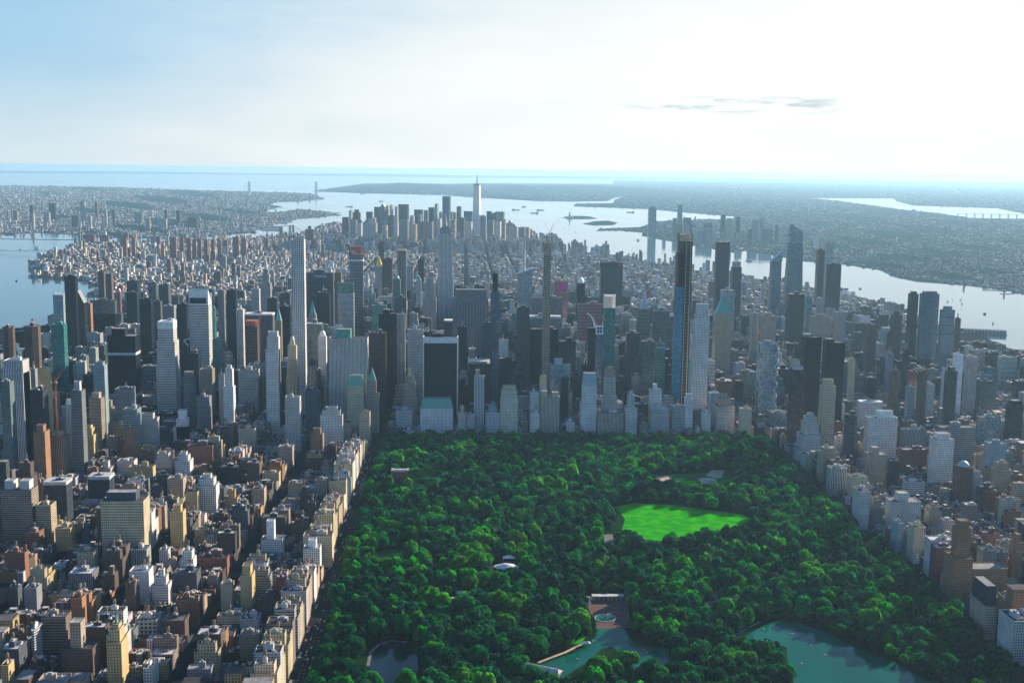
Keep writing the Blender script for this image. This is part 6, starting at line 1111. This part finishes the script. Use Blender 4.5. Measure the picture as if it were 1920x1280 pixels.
for i, (px, py, k, lab) in enumerate(((38, 468, 2, 'small white boat on the east river near the left edge'), (70, 466, 0, 'white ferry crossing the east river below the steel bridge'), (31, 527, 2, 'dark launch alone on the wide east river'), (680, 363.5, 1, 'pale ship moored at the island shore left of the downtown spire'), (715, 378, 1, 'barge lying off the harbour mouth'), (655, 388, 1, 'dark barge left of the downtown towers'), (967, 394, 1, 'dark ship farthest left in the open harbour'), (983, 388, 1, 'dark ship behind the leftmost harbour ship'), (1002, 400, 1, 'longest dark ship in the open harbour'), (1013, 394.5, 1, 'dark ship off the longest harbour ship'), (1005, 382.5, 2, 'small far ship near the island shore'), (1182, 398.5, 1, 'ship anchored left of the waterfront tip tower'), (1046, 414.5, 3, 'white sail by the statue island'), (1079, 435, 2, 'white boat off the pier island'), (1023, 421, 3, 'white sail in mid-river'), (1058, 429, 3, 'white sail nearer in mid-river'), (1197, 451, 0, 'ferry with a white wake off the waterfront tip'), (1404, 489, 0, 'ferry with a long wake behind the riverside towers'), (1613, 542, 2, 'small dark boat alone in the wide river'), (1862, 607, 2, 'small dark boat near the long pier'), (1846, 589, 2, 'tiny boat far off the long pier'), (1777, 566, 3, 'leftmost white sail right of the blue riverside tower'), (1786, 563, 3, 'second white sail right of the blue riverside tower'), (1801, 562, 3, 'third white sail right of the blue riverside tower'), (1804, 570, 3, 'lowest white sail right of the blue riverside tower'), (1698, 581, 3, 'small sail off the wooded pier'))):
    nm, Lh, Wd, Hh = SH[k]; m = boat_mesh(Lh, Wd, Hh, (.75, .75, .75) if k in (0, 3) or 'white' in lab else (.12, .13, .15), 0); x, y = gnd(px, py); r = root(nm.replace(' ', '_'), (x, y, .6)); r.rotation_euler[2] = (.1, .9, 2.9)[i % 3]; tag(r, lab, nm); m.build('hull', r)
    c = MB()
    if k == 3: c.face([(-Lh*.1, 0, 1.5), (-Lh*.42, .2, 1.9), (-Lh*.1, 0, Lh*1.3)], 'plain', (.85,)*3); c.face([(-Lh*.1, 0, 1.5), (-Lh*.1, 0, Lh*1.3), (-Lh*.42, -.2, 1.9)], 'plain', (.85,)*3); c.face([(0, 0, 1.5), (0, .1, Lh*1.2), (Lh*.4, .1, 1.8)], 'plain', (.85,)*3); c.face([(0, 0, 1.5), (Lh*.4, .1, 1.8), (0, .1, Lh*1.2)], 'plain', (.85,)*3); c.build('sail', r)
    else: c.box(-Lh*.42, -Lh*.2 if k == 1 else Lh*.2, -Wd*.3, Wd*.3, Hh, Hh*2.1, 'bands', (.8, .8, .78)); c.build('cabin', r)
    if 'wake' in lab or k == 0:
        w = MB(); w.face([(-Lh*.5, -Wd*.3, -.3), (-Lh*.5, Wd*.3, -.3), (-Lh*5, Wd*1.2, -.35), (-Lh*5, -Wd*1.2, -.35)][::-1], 'plain', (.7, .75, .78)); w.build('wake', r)
# piers
def pier(px0, py0, px1, py1, wd, label, shed=0, tint='G'):
    a, b = np.array(gnd(px0, py0)), np.array(gnd(px1, py1)); L_ = float(np.linalg.norm(b-a)); r = root('pier', (a[0], a[1], 0)); r.rotation_euler[2] = math.atan2(b[1]-a[1], b[0]-a[0]); tag(r, label, 'pier'); m = MB(); m.box(0, L_, -wd/2, wd/2, -1, 2.4, 'plain', (.25, .24, .22)); m.build('deck', r)
    if shed: m = MB(); m.box(L_*.04, L_*.98, -wd*.42, wd*.42, 2.4, shed, 'grid', T[tint], bay=12, st=9, cap=False); m.build('wall', r); m = MB(); m.loft(rect(L_*.03, L_*.99, -wd*.45, wd*.45), shed, rect(L_*.05, L_*.97, -wd*.1, wd*.1), shed+3, 'roof', (.35, .4, .4), cap='roof'); m.build('roof', r)
pier(1803, 624, 1888, 628, 34, 'long pier shed with open bays jutting into the wide river', 16, 'G'); pier(1640, 566, 1690, 575, 20, 'narrow wooded pier off the near shore'); pier(1600, 556, 1645, 566, 24, 'green park pier off the near shore')
pier(1810, 652, 1878, 651, 16, 'low pier with a moored ship beside the long pier shed', 7, 'M'); pier(1030, 460, 1055, 461, 30, 'flat pier off the downtown west shore', 12, 'P'); pier(1885, 545, 1842, 544, 12, 'left thin pier on the far shore at the right edge'); pier(1900, 551, 1876, 551, 12, 'lower thin pier on the far shore at the right edge'); pier(172, 549, 166, 556, 20, 'short pier at the east river bend')
for i, (px0, px1, py) in enumerate(((483, 515, 421), (486, 530, 426), (490, 525, 431), (495, 540, 418))): pier(px0, py, px1, py+.3, 60, ('lowest', 'second lowest', 'second highest', 'highest')[(2, 1, 0, 3)[i]]+' flat dock on the far shore left of the bridge tower', 10, 'P')
# cars
def car_mesh(t):
    m = MB(); m.loft(rect(-2.3, 2.3, -.9, .9), .35, rect(-2.25, 2.25, -.88, .88), .85, 'metal', t, cap='metal'); m.loft(rect(-1.6, 1.0, -.8, .8), .85, rect(-1.2, .5, -.66, .66), 1.42, 'metal', (.03, .03, .035), cap='metal', captint=t)
    for a in (-1.45, 1.45):
        for b in (-.9, .9): m.bar((a, b-.1, .33), (a, b+.1, .33), .33, 'plain', (.02,)*3, 10)
    return m.mesh('car')
CM = {k: car_mesh(v) for k, v in (('yellow', (.75, .45, .03)), ('white', (.75,)*3), ('black', (.02,)*3), ('silver', (.45,)*3), ('red', (.4, .03, .03)))}
cr2 = random.Random(12); used = []
for i in range(280):
    z = i % 5
    if z < 2: x, y, rz, wh = cr2.choice([-196, -190, -186, -180, -174]), cr2.uniform(1320, 2550), math.pi/2, 'avenue along the left park edge'
    elif z == 2: x, y, rz, wh = cr2.choice([664, 669, 676, 684]), cr2.uniform(1400, 2540), math.pi/2, 'avenue along the right park edge'
    elif z == 3: x, y, rz, wh = cr2.uniform(-160, 640), cr2.choice([2562, 2567, 2573]), 0, 'street along the far park edge'
    else: x, y, rz, wh = cr2.choice([-474, -470, -459, -455]), cr2.uniform(1500, 2560), math.pi/2, 'wide tree-lined avenue between the apartment blocks'
    px, py = proj(x, y, 1)
    if not (2 < px < 1918 and py < 1275) or any(abs(x-a) < 5 and abs(y-b) < 6 for a, b in used) or not clear_rect(x-3, x+3, y-3, y+3): continue
    used.append((x, y)); c = cr2.choice(['yellow', 'yellow', 'white', 'white', 'white', 'black', 'silver', 'silver', 'red']); o = bpy.data.objects.new('car', CM[c]); COL.objects.link(o); o.location = (x, y, 1.64); o.rotation_euler[2] = rz
    tag(o, f'{"yellow taxi" if c == "yellow" else c+" car"} on the {wh}', 'car', f'{c} cars on the {wh}')
# people on the meadow: one continuous skinned figure, copied
def person_mesh(sit):
    V = [(0, 0, .9), (0, 0, 1.15), (0, 0, 1.42), (0, 0, 1.52), (0, .01, 1.66), (.1, 0, .88), (.11, .02, .48), (.11, 0, .06), (.11, .16, .03), (-.1, 0, .88), (-.11, .02, .48), (-.11, 0, .06), (-.11, .16, .03), (.19, 0, 1.4), (.25, .02, 1.12), (.24, .12, .88), (-.19, 0, 1.4), (-.25, .02, 1.12), (-.24, .12, .88)]
    if sit: V = [(x, y, z-.78) for x, y, z in V[:5]]+[(.1, 0, .12), (.14, .42, .4), (.14, .7, .06), (.14, .86, .04), (-.1, 0, .12), (-.14, .42, .4), (-.14, .7, .06), (-.14, .86, .04), (.19, 0, .62), (.25, .1, .35), (.2, .35, .4), (-.19, 0, .62), (-.25, .1, .35), (-.2, .35, .4)]
    E = [(0, 1), (1, 2), (2, 3), (3, 4), (0, 5), (5, 6), (6, 7), (7, 8), (0, 9), (9, 10), (10, 11), (11, 12), (2, 13), (13, 14), (14, 15), (2, 16), (16, 17), (17, 18)]
    R_ = [.15, .13, .15, .055, .11, .085, .06, .04, .035, .085, .06, .04, .035, .05, .04, .03, .05, .04, .03]
    me = bpy.data.meshes.new('person'); me.from_pydata(V, E, []); o = bpy.data.objects.new('person_source', me); COL.objects.link(o); md = o.modifiers.new('s', 'SKIN')
    for v, q in zip(me.skin_vertices[0].data, R_): v.radius = (q, q)
    me.skin_vertices[0].data[0].use_root = True; o.modifiers.new('u', 'SUBSURF').levels = 1; bpy.context.view_layer.update(); dg = bpy.context.evaluated_depsgraph_get(); out = bpy.data.meshes.new_from_object(o.evaluated_get(dg)); bpy.data.objects.remove(o); return out
pm = {}
for sname, s in (('standing', 0), ('sitting', 1)):
    base_ = person_mesh(s)
    for c, t in (('white', (.75,)*3), ('red', (.5, .05, .04)), ('blue', (.05, .12, .4))):
        me = base_.copy(); me.materials.clear(); me.materials.append(MATS['plain']); ca = me.color_attributes.new('tint', 'FLOAT_COLOR', 'CORNER'); q = np.ones((len(me.loops), 4), 'f'); q[:, :3] = t; ca.data.foreach_set('color', q.ravel()); pm[sname, c] = me
pr = random.Random(3)
for i in range(46):
    px, py = pr.uniform(1180, 1385), pr.uniform(958, 1005); x, y = gnd(px, py)
    if not inpoly(x, y, PARKHOLES[0][0]): continue
    k = pr.choice(list(pm)); o = bpy.data.objects.new('person', pm[k]); COL.objects.link(o); o.location = (x, y, 2.05); o.rotation_euler[2] = pr.uniform(0, 6); tag(o, f'{k[0]} person in {k[1]} on the bright green meadow', 'person', f'{k[0]} people in {k[1]} on the meadow')
# ------------------------------------------------------------------ labels
ORD = ['', 'second ', 'third ', 'fourth ', 'fifth ', 'sixth ', 'seventh ', 'eighth ', 'ninth ', 'tenth ', 'eleventh ', 'twelfth ', 'thirteenth ', 'fourteenth ', 'fifteenth ', 'sixteenth ', 'seventeenth ', 'eighteenth ', 'nineteenth ', 'twentieth ']
refs = [(i['ref'], i['px'], i['py']) for i in ITEMS if i['ref'] and i['uniq']]
seen_ = {}
refs = [q for q in refs if not (q[0] in seen_ or seen_.update({q[0]: 1}))]
def name_all(items, refs, key):
    g = {}
    for it in items:
        q = sorted(refs, key=lambda f: math.hypot(f[1]-it['px'], (f[2]-it['py'])*1.3)); f = q[0]
        side = 'left of' if it['px'] < f[1]-6 else 'right of' if it['px'] > f[1]+6 else ('below' if it['py'] > f[2] else 'above')
        g.setdefault((key(it), f[0], side), []).append((math.hypot(f[1]-it['px'], f[2]-it['py']), id(it), it))
    for (k, f, side), l in g.items():
        l.sort(key=lambda z: z[0])
        for n, (_, _, it) in enumerate(l):
            it['label'] = f"{k}, {'' if len(l) == 1 else (ORD[n] if n else '')+'nearest '}{side} the {f}" if len(l) > 1 else f"{k}, {side} the {f}"
for it in ITEMS:
    if it['uniq']: it['label'] = it['desc']
name_all([i for i in ITEMS if not i['uniq']], refs, lambda i: i['desc'])
dup = {}
for it in ITEMS: dup.setdefault(it['label'], []).append(it)
for lb, l in dup.items():
    w = lb.split()
    for it in l: tag(it['o'], lb, it['cat'], it.get('grp'))
name_all(TREEITEMS, PLACES+[('left park-edge road', 600, 1230), ('right park-edge road', 1860, 1200), ('island treetops', 1350, 1262)], lambda i: f"{'broad' if i['R'] > 7.6 else 'small' if i['R'] < 6.4 else 'round'} {i['k']} tree")
for it in TREEITEMS: tag(it['o'], it['label'], 'tree', 'trees in the park')
bad = [l for l in [i['label'] for i in ITEMS+TREEITEMS] if len(l.split()) > 16 or len(l.split()) < 4]
print('ITEMS', len(ITEMS), 'long labels', len(bad), bad[:5], 'dups', sum(len(l) > 1 for l in dup.values()))
from collections import Counter
print(Counter(o.get('category') for o in S.objects if o.get('category')), len(S.objects))
# lettering on the wide dark slab: raised white letters along its top
def letters(parent, text, x, y, z, size, col):
    cu = bpy.data.curves.new('lettering', 'FONT'); cu.body = text; cu.size = size; cu.extrude = .3; cu.align_x = 'CENTER'; o = bpy.data.objects.new('lettering_source', cu); COL.objects.link(o); bpy.context.view_layer.update(); me = bpy.data.meshes.new_from_object(o.evaluated_get(bpy.context.evaluated_depsgraph_get())); bpy.data.objects.remove(o)
    me.materials.clear(); me.materials.append(MATS['plain']); q = np.ones((len(me.loops), 4), 'f'); q[:, :3] = col; me.color_attributes.new('tint', 'FLOAT_COLOR', 'CORNER').data.foreach_set('color', q.ravel()); n = bpy.data.objects.new('lettering', me); COL.objects.link(n); n.parent = parent; n.location = (x, y, z); n.rotation_euler = (math.pi/2, 0, 0); return n
zt = at(600, 520, 3750)[1]
letters(WIDE_SLAB, 'MetLife', 4, -.9, zt-2, 12, (.85,)*3)
# ------------------------------------------------------------------ the hazy air
hb = MB(); p = rect(-120000, 120000, -6000, 104000); hb.loft(p[::1], -3.5, p, 596, 'plain', (1, 1, 1)); hb.face([(x, y, 596) for x, y in p], 'plain', (1, 1, 1)); hb.face([(x, y, -3.5) for x, y in p[::-1]], 'plain', (1, 1, 1))
hz_ = hb.build('haze'); hm = bpy.data.materials.new('haze'); hm.use_nodes = True; t = hm.node_tree; t.nodes.clear(); vo = N(t, 'ShaderNodeVolumePrincipled'); ho = N(t, 'ShaderNodeOutputMaterial'); t.links.new(vo.outputs[0], ho.inputs[1])
vo.inputs['Color'].default_value = (.40, .68, .93, 1); vo.inputs['Density'].default_value = 2.0e-5; vo.inputs['Anisotropy'].default_value = .32
hz_.data.materials.clear(); hz_.data.materials.append(hm); hz_['kind'] = 'stuff'; hz_['label'] = 'pale blue haze over the whole city and harbour'
